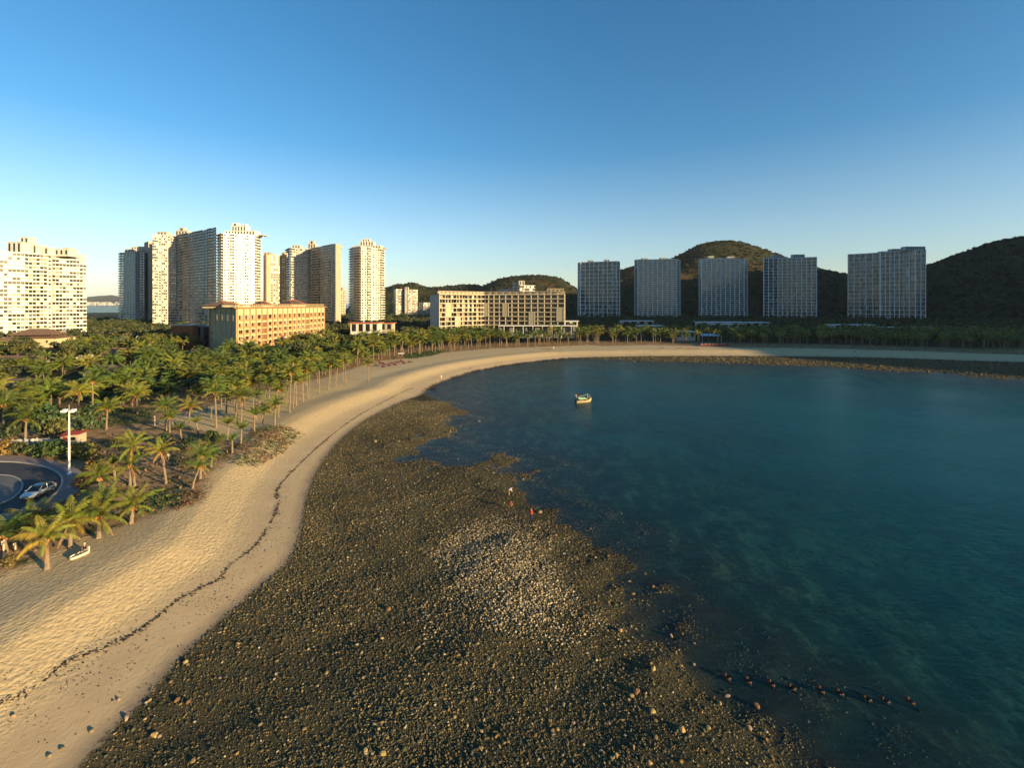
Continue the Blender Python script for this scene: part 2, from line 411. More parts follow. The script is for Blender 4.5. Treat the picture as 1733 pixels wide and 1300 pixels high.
m, n, L, p = nodes_mat('ground_sand_soil_seabed'); q = NB(n, L)
P_ = q.pos(); sea = q.attr('sea'); wat = q.attr('wat'); veg = q.attr('veg')
n1 = q.noise(P_, .35, 5); n2 = q.noise(P_, 2.2, 5); n3 = q.noise(P_, .06, 4); n4 = q.noise(P_, 9, 3)
sand = q.mix(q.ramp(n2, .3, .7), (.42, .315, .17), (.54, .42, .235))
sandlow = q.mix(q.ramp(n1, .3, .7), (.41, .305, .175), (.47, .36, .215))
sand = q.mix(q.ramp(q.math('ADD', sea, q.ramp(n1, 0, 1, -1.5, 1.5)), -8, -5), sand, sandlow)
wet = q.mix(q.ramp(n2, .3, .7), (.20, .16, .11), (.27, .21, .145))
sand = q.mix(q.ramp(q.math('ADD', sea, q.ramp(n1, 0, 1, -1, 1)), -1.6, -.2), sand, wet)
grass = q.mix(q.ramp(n2, .35, .65), (.03, .042, .012), (.065, .07, .02))
soil = q.mix(q.ramp(n4, .3, .7), (.26, .145, .065), (.40, .27, .15))
green = q.mix(q.ramp(n1, .36, .52), grass, soil)
green = q.mix(q.ramp(veg, 26, 45), green, q.mix(q.ramp(n1, .35, .65), (.03, .04, .014), (.05, .05, .02)))
land = q.mix(q.ramp(q.math('ADD', veg, q.ramp(n2, 0, 1, -3.5, 3.5)), -.6, .6), sand, green)
bed = q.mix(q.ramp(n4, .3, .7), (.032, .029, .015), (.095, .077, .038))
bed = q.mix(q.ramp(q.noise(P_, .13, 5, .6), .5, .68), bed, (.022, .025, .014))
c = q.mix(q.ramp(q.math('ADD', sea, q.ramp(n2, 0, 1, -.9, .9)), -.2, .3), land, bed)
ubase = q.mix(q.ramp(n1, .3, .7), (.06, .075, .045), (.115, .13, .08))
ub = q.mix(q.ramp(q.noise(q.scale(P_, (1, .6, 1), .5), .16, 6, .62), .50, .60), ubase, (.018, .018, .018))
ub = q.mix(q.math('MULTIPLY', q.ramp(q.math('ADD', q.noise(q.scale(P_, (1.2, .6, 1), .5), .35, 6, .65), q.ramp(wat, 3, 34, .16, -.12)), .42, .58), .88), ub, (.016, .018, .016))
ub = q.mix(q.ramp(q.noise(P_, .9, 5, .6), .54, .64), ub, (.02, .02, .017))
ub = q.mix(q.ramp(n2, .5, .68), ub, (.03, .03, .022))
c = q.mix(q.ramp(q.math('ADD', wat, q.ramp(n1, 0, 1, -3, 3)), -.5, 2.0), c, ub)
L.new(c, p.inputs['Base Color']); p.inputs['Roughness'].default_value = .93; p.inputs['Specular IOR Level'].default_value = .12
# footprints on the dry sand, faint tracks on the wet sand
fp = q.math('ADD', q.math('MULTIPLY', q.voro(q.scale(P_, (1.0, .75, 1), .3), 3.1), 1.0), q.math('MULTIPLY', q.noise(P_, 4.5, 3), .7))
st = q.math('ADD', q.ramp(sea, -8.5, -5.5, .31, .06), 0.0)
nb_ = q.bump(fp, st, .28)
b2 = n.new('ShaderNodeBump'); b2.inputs['Strength'].default_value = .35; b2.inputs['Distance'].default_value = .06; L.new(n4, b2.inputs['Height']); L.new(nb_, b2.inputs['Normal'])
L.new(b2.outputs[0], p.inputs['Normal'])
me.materials.append(m)
tag(inst('ground', me), kind='structure')

# water
rsw = np.concatenate([[1.0, 8, 16], geo(22, 420, 1.018), geo(440, 40000, 1.16)])
V2, Fq = polar(rsw, az_all)
z, bb, dww, dvv = ground_z(V2[:, 0], V2[:, 1], True)
keep = (z < .25)
fk = keep[Fq].any(1)
me = np_mesh('water', np.column_stack([V2, np.zeros(len(V2))]), Fq[fk], [], smooth=True)
fattr(me, 'depth', np.clip(-z, 0, 12)); fattr(me, 'wat', dww)
m, n, L, p = nodes_mat('sea_water'); q = NB(n, L); n.remove(p)
P_ = q.pos(); dep = q.attr('depth')
calm = q.ramp(q.noise(q.scale(P_, (.6, 1, 1), .3), .022, 3), .35, .65, .35, 1.0)
rip = q.math('ADD', q.noise(q.scale(P_, (.55, 1.25, 1), -.45), 1.5, 3, .5, .6), q.math('MULTIPLY', q.noise(q.scale(P_, (.5, 1.1, 1), -.3), .35, 3, .5), 1.2))
nb_ = q.bump(rip, q.math('MULTIPLY', calm, .62), .25)
fr = n.new('ShaderNodeFresnel'); fr.inputs['IOR'].default_value = 1.33; L.new(nb_, fr.inputs['Normal'])
gl = n.new('ShaderNodeBsdfGlossy'); gl.inputs['Roughness'].default_value = .10; gl.inputs['Color'].default_value = (.92, .95, 1, 1); L.new(nb_, gl.inputs['Normal'])
tr = n.new('ShaderNodeBsdfTransparent')
cc = n.new('ShaderNodeCombineColor')
for k, kk in enumerate((1.1, .24, .22)): L.new(q.math('POWER', math.exp(-kk), dep), cc.inputs[k])
L.new(cc.outputs[0], tr.inputs['Color'])
df = n.new('ShaderNodeBsdfDiffuse')
L.new(q.mix(q.ramp(q.noise(P_, .03, 4), .3, .7), (.002, .105, .118), (.002, .07, .092)), df.inputs['Color'])
m1 = n.new('ShaderNodeMixShader'); L.new(q.math('SUBTRACT', 1.0, q.math('POWER', math.exp(-.42), dep)), m1.inputs[0]); L.new(tr.outputs[0], m1.inputs[1]); L.new(df.outputs[0], m1.inputs[2])
m2 = n.new('ShaderNodeMixShader'); L.new(q.math('MULTIPLY', fr.outputs[0], .40), m2.inputs[0]); L.new(m1.outputs[0], m2.inputs[1]); L.new(gl.outputs[0], m2.inputs[2])
L.new(m2.outputs[0], n['Material Output'].inputs['Surface'])
me.materials.append(m)
tag(inst('water', me), kind='structure')

# ------------------------------------------------------------------ hills
m, n, L, p = nodes_mat('scrub_forest_slope'); q = NB(n, L); P_ = q.pos()
c = q.mix(q.ramp(q.noise(P_, .08, 5), .35, .65), (.016, .023, .010), (.040, .038, .016))
c = q.mix(q.ramp(q.noise(P_, .015, 4), .5, .68), c, (.065, .046, .022))
L.new(c, p.inputs['Base Color']); p.inputs['Roughness'].default_value = .95; p.inputs['Specular IOR Level'].default_value = .1
L.new(q.bump(q.noise(P_, .25, 4), .8, 3.0), p.inputs['Normal'])
hillmat = m
HILLPTS = []
def hill_profile(sil, D):
    xs = [X(px, D) for px, py in sil]; zs = [Z(py, D) for px, py in sil]
    return xs, zs
def make_hill(name, xs, zs, D, wf, wb, step=10, seed=0, slant=0.0, dens=.009):
    """ridge line zs over xs at distance D, falling to the ground over wf towards the viewer and wb beyond"""
    x = np.arange(xs[0], xs[-1] + 1, step); y = np.arange(D - wf, D + wb + 1, step)
    xx, yy = np.meshgrid(x, y, indexing='ij'); rid = np.interp(xx, xs, zs)
    def hz(xx, yy):
        rid = np.interp(xx, xs, zs); t = yy - D - slant * (xx - xs[0])
        sc = np.where(t < 0, wf, wb); u = np.clip(np.abs(t) / sc, 0, 1)
        pr = (1 - u) ** 1.0 * (1 - .35 * np.sin(u * math.pi) * 0) ; pr = .55 * pr + .45 * (.5 + .5 * np.cos(u * math.pi))
        g = wob(xx, yy, .022, seed) * 9 + wob(xx, yy, .055, seed + 1) * 3.5
        return rid * pr + g * np.clip(u * 3, 0.12, 1) * np.clip((1 - u) * 3, 0, 1) - 4 * (u >= 1)
    zz = hz(xx, yy)
    nx, ny = xx.shape; i = np.arange(nx - 1)[:, None]; j = np.arange(ny - 1)[None, :]
    Fq = np.stack([i * ny + j, (i + 1) * ny + j, (i + 1) * ny + j + 1, i * ny + j + 1], -1).reshape(-1, 4)
    me = np_mesh(name, np.column_stack([xx.ravel(), yy.ravel(), zz.ravel()]), Fq, [hillmat], smooth=True)
    tag(inst(name, me), kind='structure')
    cnt = int((xs[-1] - xs[0]) * (wf + wb * .3) * dens)
    px_ = rng.uniform(xs[0], xs[-1], cnt); py_ = rng.uniform(D - wf, D + wb * .3, cnt); pz_ = hz(px_, py_)
    k = pz_ > 2.5
    HILLPTS.append(np.column_stack([px_, py_, pz_])[k])
# low hills left of centre, D = 1250
sA = [(628, 505), (648, 489), (665, 483), (690, 479), (702, 478), (715, 483), (727, 487), (745, 486), (765, 484), (790, 481), (810, 482), (822, 486), (842, 500), (860, 520)]
xs, zs = hill_profile(sA, 1250); make_hill('hill', xs, zs, 1250, 320, 250, seed=1)
sB = [(780, 510), (805, 492), (822, 482), (845, 471), (870, 466.5), (900, 465.5), (920, 466), (945, 470), (960, 478), (972, 489), (990, 505), (1010, 520)]
xs, zs = hill_profile(sB, 1180); make_hill('hill', xs, zs, 1180, 330, 250, seed=5)
sC = [(965, 525), (990, 490), (1020, 472), (1048, 458), (1074, 449), (1110, 444), (1138, 437), (1157, 427), (1179, 415), (1200, 409), (1220, 406.5), (1235, 406.5), (1252, 409), (1284, 419), (1311, 429), (1350, 444), (1383, 455), (1435, 464), (1480, 480), (1530, 500), (1580, 525)]
xs, zs = hill_profile(sC, 1150); make_hill('hill', xs, zs, 1150, 310, 300, seed=9, dens=.011)
sD = [(1465, 530), (1500, 490), (1535, 466), (1568, 451), (1601, 440), (1642, 422), (1686, 408), (1733, 400), (1790, 388)]
xs, zs = hill_profile(sD, 900)
xs += [1130, 1250, 1400, 1550]; zs += [190, 192, 150, 20]
make_hill('hill', xs, zs, 900, 330, 300, seed=14, dens=.013)
# the headland that carries on round the right side of the bay, outside the frame, and keeps the right shore in shade
def headland():
    line = [(560, -190, 18), (600, -90, 52), (640, -10, 100), (720, 110, 150), (830, 290, 212), (862, 345, 240), (890, 392, 225), (930, 460, 212), (1010, 640, 200), (1080, 820, 180)]
    l = np.array(line); step = 14
    x = np.arange(420, 1500, step); y = np.arange(-380, 1000, step); xx, yy = np.meshgrid(x, y, indexing='ij')
    sh = xx.shape; zz = np.full(xx.size, -6.0); fx = xx.ravel(); fy = yy.ravel()
    for (ax, ay, az_), (bx, by, bz_) in zip(line[:-1], line[1:]):
        ex, ey = bx - ax, by - ay; t = np.clip(((fx - ax) * ex + (fy - ay) * ey) / (ex * ex + ey * ey), 0, 1)
        d = np.hypot(fx - ax - t * ex, fy - ay - t * ey); hh = az_ + (bz_ - az_) * t; wd = 120 + hh * .75
        u = np.clip(d / wd, 0, 1); zz = np.maximum(zz, hh * (.5 * (1 - u) + .25 + .25 * np.cos(u * math.pi)) - 6 * (u > .999))
    zz += (wob(fx, fy, .03, 4) * 5) * (zz > 0)
    nx, ny = sh; i = np.arange(nx - 1)[:, None]; j = np.arange(ny - 1)[None, :]
    Fq = np.stack([i * ny + j, (i + 1) * ny + j, (i + 1) * ny + j + 1, i * ny + j + 1], -1).reshape(-1, 4)
    me = np_mesh('headland', np.column_stack([fx, fy, zz]), Fq, [hillmat], smooth=True)
    tag(inst('headland', me), kind='structure')
headland()
# far coast across the sea at the left
fx = np.linspace(X(60, 9000), X(330, 9000), 60)
fz = np.interp(fx, [X(p_, 9000) for p_ in (60, 130, 150, 165, 175, 190, 205, 230, 330)], [30, 190, 215, 165, 160, 185, 225, 260, 60]) + 10 * np.sin(fx * .011)
V = []; Q = []
for i, (a, b) in enumerate(zip(fx, fz)):
    V += [(a, 8600, -2), (a, 9000, b * .7), (a, 9500, b), (a, 10300, -2)]
for i in range(len(fx) - 1):
    for j in range(3): Q.append((i * 4 + j, (i + 1) * 4 + j, (i + 1) * 4 + j + 1, i * 4 + j + 1))
me = np_mesh('mountains', V, Q, [hillmat], smooth=True); tag(inst('mountains', me), kind='structure')
mb = MB()
for i in range(260):
    x = random.uniform(X(125, 8550), X(240, 8550)); y = random.uniform(8450, 8600); ww = random.uniform(15, 60); hh = random.choice([14, 20, 30, 45, 60])
    mb.box(x, x + ww, y, y + 20, -1, hh, M['offwhite'])
tag(mb.build('far_town'), 'pale strip of buildings on the far coast beyond the sea', 'town', kind='stuff')
# ------------------------------------------------------------------ buildings
GL_RES = ['gl_dark', 'gl_dark', 'gl_mid', 'gl_cur', 'gl_dark', 'gl_tan']
GL_TEAL = ['gl_teal', 'gl_teal', 'gl_teal', 'gl_dark', 'gl_green', 'gl_mid', 'gl_teal', 'gl_dark', 'gl_cur', 'gl_green', 'gl_tan']
def seg_dirs(a, b):
    ex, ey = b[0] - a[0], b[1] - a[1]; l = math.hypot(ex, ey); u = (ex / l, ey / l); n = (u[1], -u[0])
    return l, u, n
def tower(name, label, front, zt, nfl, segs, depth=16, z0=2.0, wall='white', cat='building', group=None, glass=GL_RES,
          roof=(), parap=1.0, bal_d=1.4, bal_mat=None, rail=None, slab_t=.22, pier=None, single=False, canopy=None, wallseg=None, back=None, bal_z0=0):
    """front: [(px, Y)] from left to right; segs: a bay pattern per front segment
    B balcony in front of glass, W wall with a window, N blank wall, G flush glass, V narrow slit windows"""
    pts = [(X(px, Y), Y) for px, Y in front]
    if back is None:
        bk = [(X(px, Y + depth), Y + depth) for px, Y in reversed(front)]
    else: bk = [(X(px, Y), Y) for px, Y in back]
    foot = pts + bk
    cx = sum(p[0] for p in foot) / len(foot); cyy = sum(p[1] for p in foot) / len(foot)
    root = empty(name, (cx, cyy, z0), 0, label, cat, group); org = (cx, cyy, z0)
    Wm = M[wall]; body = MB()
    for i in range(len(foot)):
        a, b = foot[i], foot[(i + 1) % len(foot)]
        mm = M[wallseg[i]] if wallseg and i < len(wallseg) and wallseg[i] else Wm
        body.poly([(a[0], a[1], z0 - 2), (b[0], b[1], z0 - 2), (b[0], b[1], zt), (a[0], a[1], zt)], mm)
    body.poly([(p[0], p[1], zt) for p in foot], M['grey_slab'])
    h = (zt - z0) / nfl
    win = MB(); bals = []; piers = []
    sing = {}
    r = random.Random(hash(name) % 1000 + int(zt))
    r = random.Random(int(zt * 10) + nfl)
    for si, pat in enumerate(segs):
        l, u, n = seg_dirs(pts[si], pts[si + 1]); P = pts[si]
        Wm2 = M[wallseg[si]] if wallseg and wallseg[si] else Wm
        wd = {'B': 1.5, 'W': 1.0, 'N': .7, 'G': 1.3, 'V': .8}
        tot = sum(wd[c] for c in pat); x0 = 0
        # parapet wall round the roof
        body.obox(P, u, n, 0, l, -.35, .12, zt, zt + .9, Wm2)
        prev = None
        for bi, c in enumerate(pat):
            x1 = x0 + wd[c] / tot * l
            for f in range(nfl):
                za = z0 + f * h
                if c in 'BG':
                    k = 2 if (x1 - x0) < 4.5 else 3
                    for j in range(k):
                        ua = x0 + (x1 - x0) * (j + .06) / k; ub = x0 + (x1 - x0) * (j + .94) / k
                        g = M[r.choice(glass)]
                        lo, hi = (.15, h - .35) if c == 'B' else (.25, h - .2)
                        win.obox(P, u, n, ua, ub, .0, .05, za + lo, za + hi, g)
                elif c == 'W':
                    ua = x0 + (x1 - x0) * .24; ub = x0 + (x1 - x0) * .78
                    win.obox(P, u, n, ua, ub, .0, .05, za + .9, za + h - .65, M[r.choice(glass)])
                    win.obox(P, u, n, ua - .12, ub + .12, .0, .28, za + .74, za + .9, Wm2)
                    win.obox(P, u, n, ua - .12, ub + .12, .0, .32, za + h - .65, za + h - .5, Wm2)
                elif c == 'V':
                    for j in range(3):
                        ua = x0 + (x1 - x0) * (j + .3) / 3; win.obox(P, u, n, ua, ua + (x1 - x0) * .16, 0, .05, za + .6, za + h - .5, M['gl_dark'])
            if c == 'B':
                if prev != 'B': bals.append(MB())
                bal = bals[-1]
                bal.obox(P, u, n, x0, x1, .02, bal_d, -slab_t / 2, slab_t / 2, M[bal_mat] if bal_mat else Wm2)
                rm = M[rail] if rail else (M[bal_mat] if bal_mat else Wm2)
                if parap > 0:
                    bal.obox(P, u, n, x0, x1, bal_d - .14, bal_d, slab_t / 2, parap, rm)
                    bal.obox(P, u, n, x0, x0 + .14, .02, bal_d - .14, slab_t / 2, parap + .3, rm)
            if pier and c in pier.get('on', 'BG'):
                piers.append((P, u, n, x0))
            x0 = x1; prev = c
        if pier: piers.append((P, u, n, l))
    body.build('wall', root, org)
    for bal in bals:
        bm_ = bal.mesh('balcony', (cx, cyy, 0))
        for f in range(bal_z0, nfl + 1): inst('balcony', bm_, root, (0, 0, f * h))
    if pier:
        seen = []
        for P, u, n, x in piers:
            c = (P[0] + u[0] * x, P[1] + u[1] * x)
            if any(abs(c[0] - s[0]) + abs(c[1] - s[1]) < .8 for s in seen): continue
            seen.append(c); pm = MB(); pw = pier.get('w', .5)
            pm.obox(P, u, n, x - pw / 2, x + pw / 2, .0, pier.get('d', 1.5), z0 - 2, zt + .4, M[pier.get('m', wall)])
            pm.build('pier', root, org)
    o = win.build('window', root, org)
    if o is not None: o['kind'] = 'stuff'
    for k, (p0, p1, Yr, yt, dp) in enumerate(roof):
        pm = MB(); a = X(p0, Yr); b = X(p1, Yr); zz = Z(yt, Yr)
        pm.box(a, b, Yr, Yr + dp, zt - .5, zz - .25, Wm); pm.box(a - .3, b + .3, Yr - .3, Yr + dp + .3, zz - .25, zz, Wm)
        k2 = max(1, int((b - a) / 3))
        for j in range(k2):
            q0 = a + (b - a) * (j + .3) / k2; pm.box(q0, q0 + (b - a) / k2 * .4, Yr - .04, Yr + .02, zt + 1.0, max(zt + 1.4, zz - 1.0), M['gl_dark'])
        pm.build('penthouse', root, org)
    if canopy:
        for (p0, p1, Yr, yy, dp) in canopy:
            pm = MB(); a = X(p0, Yr); b = X(p1, Yr); zz = Z(yy, Yr)
            pm.hexa([(a, Yr - 1, zz), (b, Yr - 1, zz), (b, Yr + dp, zz), (a, Yr + dp, zz), (a, Yr - 1, zz + .45), (b, Yr - 1, zz + .45), (b, Yr + dp, zz + .45), (a, Yr + dp, zz + .45)], Wm)
            for xx in (a + 1, b - 1.3): pm.box(xx, xx + .35, Yr + .5, Yr + .85, zt - 2, zz, Wm)
            pm.build('roof_canopy', root, org)
    return root, org, h

# left, very bright white slab
tower('apartment_block', 'wide white apartment block with long balcony bands at the left edge of the scene', [(-40, 328), (42, 347), (100, 363), (146, 376)], Z(436, 376), 22,
      ['WBBB', 'BBBWB', 'BBBB'], depth=16, wall='white', bal_mat='white', parap=.95, bal_d=1.5,
      roof=[(12, 36, 345, 409, 8), (34, 48, 350, 401, 6), (48, 62, 352, 414, 7), (66, 82, 356, 418, 6), (84, 116, 360, 421, 8), (106, 117, 362, 419, 5), (118, 132, 370, 430, 6)])
# dark lattice tower
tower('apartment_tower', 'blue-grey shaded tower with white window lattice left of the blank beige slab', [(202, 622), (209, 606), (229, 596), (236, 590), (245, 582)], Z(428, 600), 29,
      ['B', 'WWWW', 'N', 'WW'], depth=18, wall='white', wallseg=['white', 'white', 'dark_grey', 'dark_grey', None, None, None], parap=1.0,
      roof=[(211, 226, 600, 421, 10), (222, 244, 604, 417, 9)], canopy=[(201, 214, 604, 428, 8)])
tower('apartment_tower', 'narrow blank beige slab tower squeezed between lattice tower and curved pair', [(244, 604), (251, 588), (258, 592)], Z(410, 592), 30,
      ['N', 'NN'], depth=12, wall='beige')
# curved pair C
tower('apartment_tower', 'tall V-shaped white and shaded tower standing behind the cream hotel', [(258, 534), (298, 549), (352, 503), (366, 487)], Z(398, 540), 34,
      ['BWBWB', 'WBBWBBW', 'BW'], depth=17, wall='offwhite', bal_mat='offwhite', parap=1.0,
      roof=[(266, 282, 545, 392, 8), (297, 317, 552, 390, 8), (303, 311, 554, 385, 5), (318, 334, 550, 396, 6), (340, 350, 530, 398, 5)])
tower('apartment_tower', 'brilliant white sunlit tower with winged roof canopy behind the cream hotel', [(368, 522), (378, 503), (402, 511), (404, 511), (431, 521), (441, 534)], Z(398, 515), 33,
      ['BB', 'WWBW', 'N', 'WWBWW', 'B'], depth=20, wall='white_gloss', bal_mat='white_gloss', parap=1.05, bal_d=1.6,
      roof=[(381, 431, 522, 390, 12), (392, 416, 524, 382, 9), (393, 402, 526, 377, 6), (411, 416, 526, 379, 5)], canopy=[(362, 384, 510, 397, 14), (426, 447, 524, 398, 12)])
tower('apartment_tower', 'beige gridded slab tower with blank edge beside the brilliant white tower', [(446, 556), (451, 542), (458, 545), (475, 552), (485, 544)], Z(432, 545), 28,
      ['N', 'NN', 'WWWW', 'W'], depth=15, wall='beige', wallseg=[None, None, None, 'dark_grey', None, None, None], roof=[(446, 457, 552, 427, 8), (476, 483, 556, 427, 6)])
tower('apartment_tower', 'second V-shaped tower with beige end column right of the gridded slab', [(484, 590), (492, 566), (524, 578), (560, 536), (568, 526), (577, 537)], Z(421, 570), 31,
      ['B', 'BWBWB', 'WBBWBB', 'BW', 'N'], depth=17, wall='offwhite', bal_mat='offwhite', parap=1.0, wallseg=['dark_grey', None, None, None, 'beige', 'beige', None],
      roof=[(494, 508, 574, 415, 7), (521, 534, 582, 412, 8), (524, 531, 584, 407, 5), (536, 556, 572, 418, 6), (566, 576, 552, 415, 8)])
tower('apartment_tower', 'small far beige tower seen between the V-shaped and the rounded white tower', [(573, 900), (577, 892), (585, 900)], Z(492, 900), 17, ['WW', 'WWW'], depth=14, wall='beige', roof=[(575, 580, 902, 487, 6)])
tower('apartment_tower', 'freestanding white tower with dark side balconies and stepped roof right of the hotel', [(592, 583), (599, 566), (611, 552), (628, 565), (630, 566), (643, 577), (650, 588)], Z(420, 565), 31,
      ['B', 'BB', 'WWB', 'N', 'WWW', 'B'], depth=20, wall='white', bal_mat='white', parap=1.0, bal_d=1.6,
      roof=[(600, 644, 572, 415, 12), (609, 632, 576, 408, 9), (613, 626, 578, 404, 6)], canopy=[(594, 612, 566, 418, 12), (640, 652, 580, 420, 10)])
# far pale blocks
tower('apartment_block', 'left one of two far white blocks in front of the low hill', [(666, 915), (670, 895), (685, 905)], Z(490, 900), 19, ['W', 'WBW'], depth=14, wall='offwhite')
tower('apartment_block', 'right and taller one of two far white blocks in front of the low hill', [(685, 895), (690, 895), (707, 905)], Z(491, 900), 19, ['N', 'BWBW'], depth=14, wall='offwhite', roof=[(685, 691, 897, 486, 6)])
tower('apartment_block', 'low far white block just left of the long grey hotel', [(707, 905), (716, 900), (730, 910)], Z(513, 905), 10, ['WBW', 'BWB'], depth=14, wall='offwhite')
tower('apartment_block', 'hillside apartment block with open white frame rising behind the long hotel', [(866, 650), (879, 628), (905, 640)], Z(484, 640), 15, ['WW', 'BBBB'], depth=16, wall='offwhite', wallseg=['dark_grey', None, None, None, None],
      roof=[(868, 876, 645, 478, 7), (878, 888, 640, 475, 7)], parap=.5)
tower('apartment_block', 'shaded grey block half hidden behind the long hotel, left of the white frame', [(843, 668), (866, 655)], Z(490, 660), 14, ['WWWW'], depth=14, wall='grey_slab')
# long hotel behind the palms
rt, org, h = tower('beach_hotel', 'long low grey hotel with gridded balconies behind the palm grove', [(741, 398), (789, 417), (819, 428), (846, 424), (956, 406)], Z(499, 412), 9,
      ['BBBBB', 'BBBB', 'BBB', 'BBBBBBBBBB'], depth=15, z0=3, wall='hotel_stone', bal_mat='hotel_slab', parap=.8, bal_d=2.4, glass=['gl_dark', 'gl_tan', 'gl_dark', 'gl_cur', 'gl_mid'],
      pier=dict(w=.5, d=2.45, m='hotel_slab'), roof=[(926, 954, 413, 488, 8)], back=[(956, 425), (728, 432)], wallseg=[None, None, None, None, None, None, 'grey_slab'])
for px0, px1, f0, f1 in ((752, 760, 4, 7), (767, 776, 1, 4), (819, 828, 4, 7), (853, 862, 4, 7), (898, 907, 2, 5), (944, 954, 3, 6)):
    # framed openings several storeys high
    mb = MB()
    for a, b in (((741, 398), (789, 417)), ((789, 417), (819, 428)), ((819, 428), (846, 424)), ((846, 424), (956, 406))):
        if a[0] <= px0 < b[0]:
            A = (X(a[0], a[1]), a[1]); B = (X(b[0], b[1]), b[1]); l, u, n = seg_dirs(A, B)
            t0 = (px0 - a[0]) / (b[0] - a[0]) * l; t1 = min(l, (px1 - a[0]) / (b[0] - a[0]) * l)
            z_0 = 3 + f0 * h; z_1 = 3 + f1 * h
            mb.obox(A, u, n, t0, t1, 1.9, 2.5, z_0, z_1, M['hotel_grey'])
            for q_ in ((t0 - .25, t0), (t1, t1 + .25)): mb.obox(A, u, n, q_[0], q_[1], 1.9, 2.7, z_0, z_1, M['offwhite'])
            mb.build('screen_panel', rt, org)
mb = MB()
for a, b in (((741, 398), (819, 428)), ((819, 428), (956, 406))):
    A = (X(a[0], a[1]), a[1]); B = (X(b[0], b[1]), b[1]); l, u, n = seg_dirs(A, B); zt = Z(499, 412)
    mb.obox(A, u, n, 0, l, .3, .8, zt + 2.6, zt + 3.1, M['hotel_slab'])
    for k in range(12): mb.obox(A, u, n, l * k / 12, l * k / 12 + .4, .3, .8, zt - 1, zt + 2.6, M['hotel_slab'])
    mb.obox(A, u, n, 0, l, -1.0, -.6, zt, zt + 2.6, M['beige'])
mb.build('roof_screen', rt, org)
# five glass towers on the right shore
RT = dict(depth=24, wall='grey_slab', bal_mat='white', glass=GL_TEAL, cat='building', parap=.0, bal_d=1.3, slab_t=.42)
def rtower(label, front, zt, nfl, segs, roof, pw=.75, rail=None, parap=0.0, bm='frame', pm='frame', slab_t=.42):
    k = dict(RT); k['parap'] = parap; k['slab_t'] = slab_t; k['bal_mat'] = bm; k['rail'] = rail
    return tower('glass_tower', label, front, zt, nfl, segs, pier=dict(w=pw, d=1.45, m=pm), roof=roof, group='glass apartment towers on the right shore', **k)
rtower('first glass tower from the left on the right shore, with flat planted roof', [(979, 812), (983, 806), (1044, 784), (1048, 788)], Z(444, 800), 15, ['B', 'BBBBBBBB', 'B'],
       [(996, 1004, 806, 440, 8), (1024, 1032, 806, 438.5, 8)], slab_t=.6)
rtower('second glass tower from the left on the right shore, paler with rounded corners', [(1075, 800), (1080, 793), (1145, 790), (1150, 797)], Z(440, 795), 30, ['B', 'BBBBBBBB', 'B'],
       [(1087, 1097, 800, 436.5, 8), (1118, 1129, 800, 436, 8), (1133, 1142, 800, 438, 7)], rail='rail', parap=.9)
rtower('third glass tower from the left on the right shore, middle one before the big hill', [(1184, 800), (1188, 793), (1259, 790), (1264, 797)], Z(439, 795), 30, ['B', 'BBBBBBBBB', 'B'],
       [(1199, 1208, 800, 433.5, 8), (1214, 1224, 800, 437, 8), (1231, 1243, 800, 434, 8)], rail='rail', parap=.9)
rtower('fourth glass tower from the left on the right shore, on the big hill\'s right flank', [(1292, 770), (1316, 772), (1340, 764), (1382, 750)], Z(437, 765), 20, ['BBB', 'BBB', 'BBBBB'],
       [(1308, 1324, 778, 432, 8), (1343, 1362, 768, 430.5, 8)], slab_t=.45)
rtower('rightmost glass tower pair with a tall curving roofline and gold-lit corner', [(1435, 742), (1455, 735), (1489, 716), (1491, 708), (1530, 690), (1550, 676), (1566, 672)], Z(426, 700), 17, ['BB', 'BBB', 'N', 'BBBBB', 'BB', 'BB'],
       [(1450, 1472, 735, 431, 9), (1493, 1506, 712, 425, 9), (1510, 1532, 704, 421, 9), (1533, 1566, 680, 417, 9)], slab_t=.5)

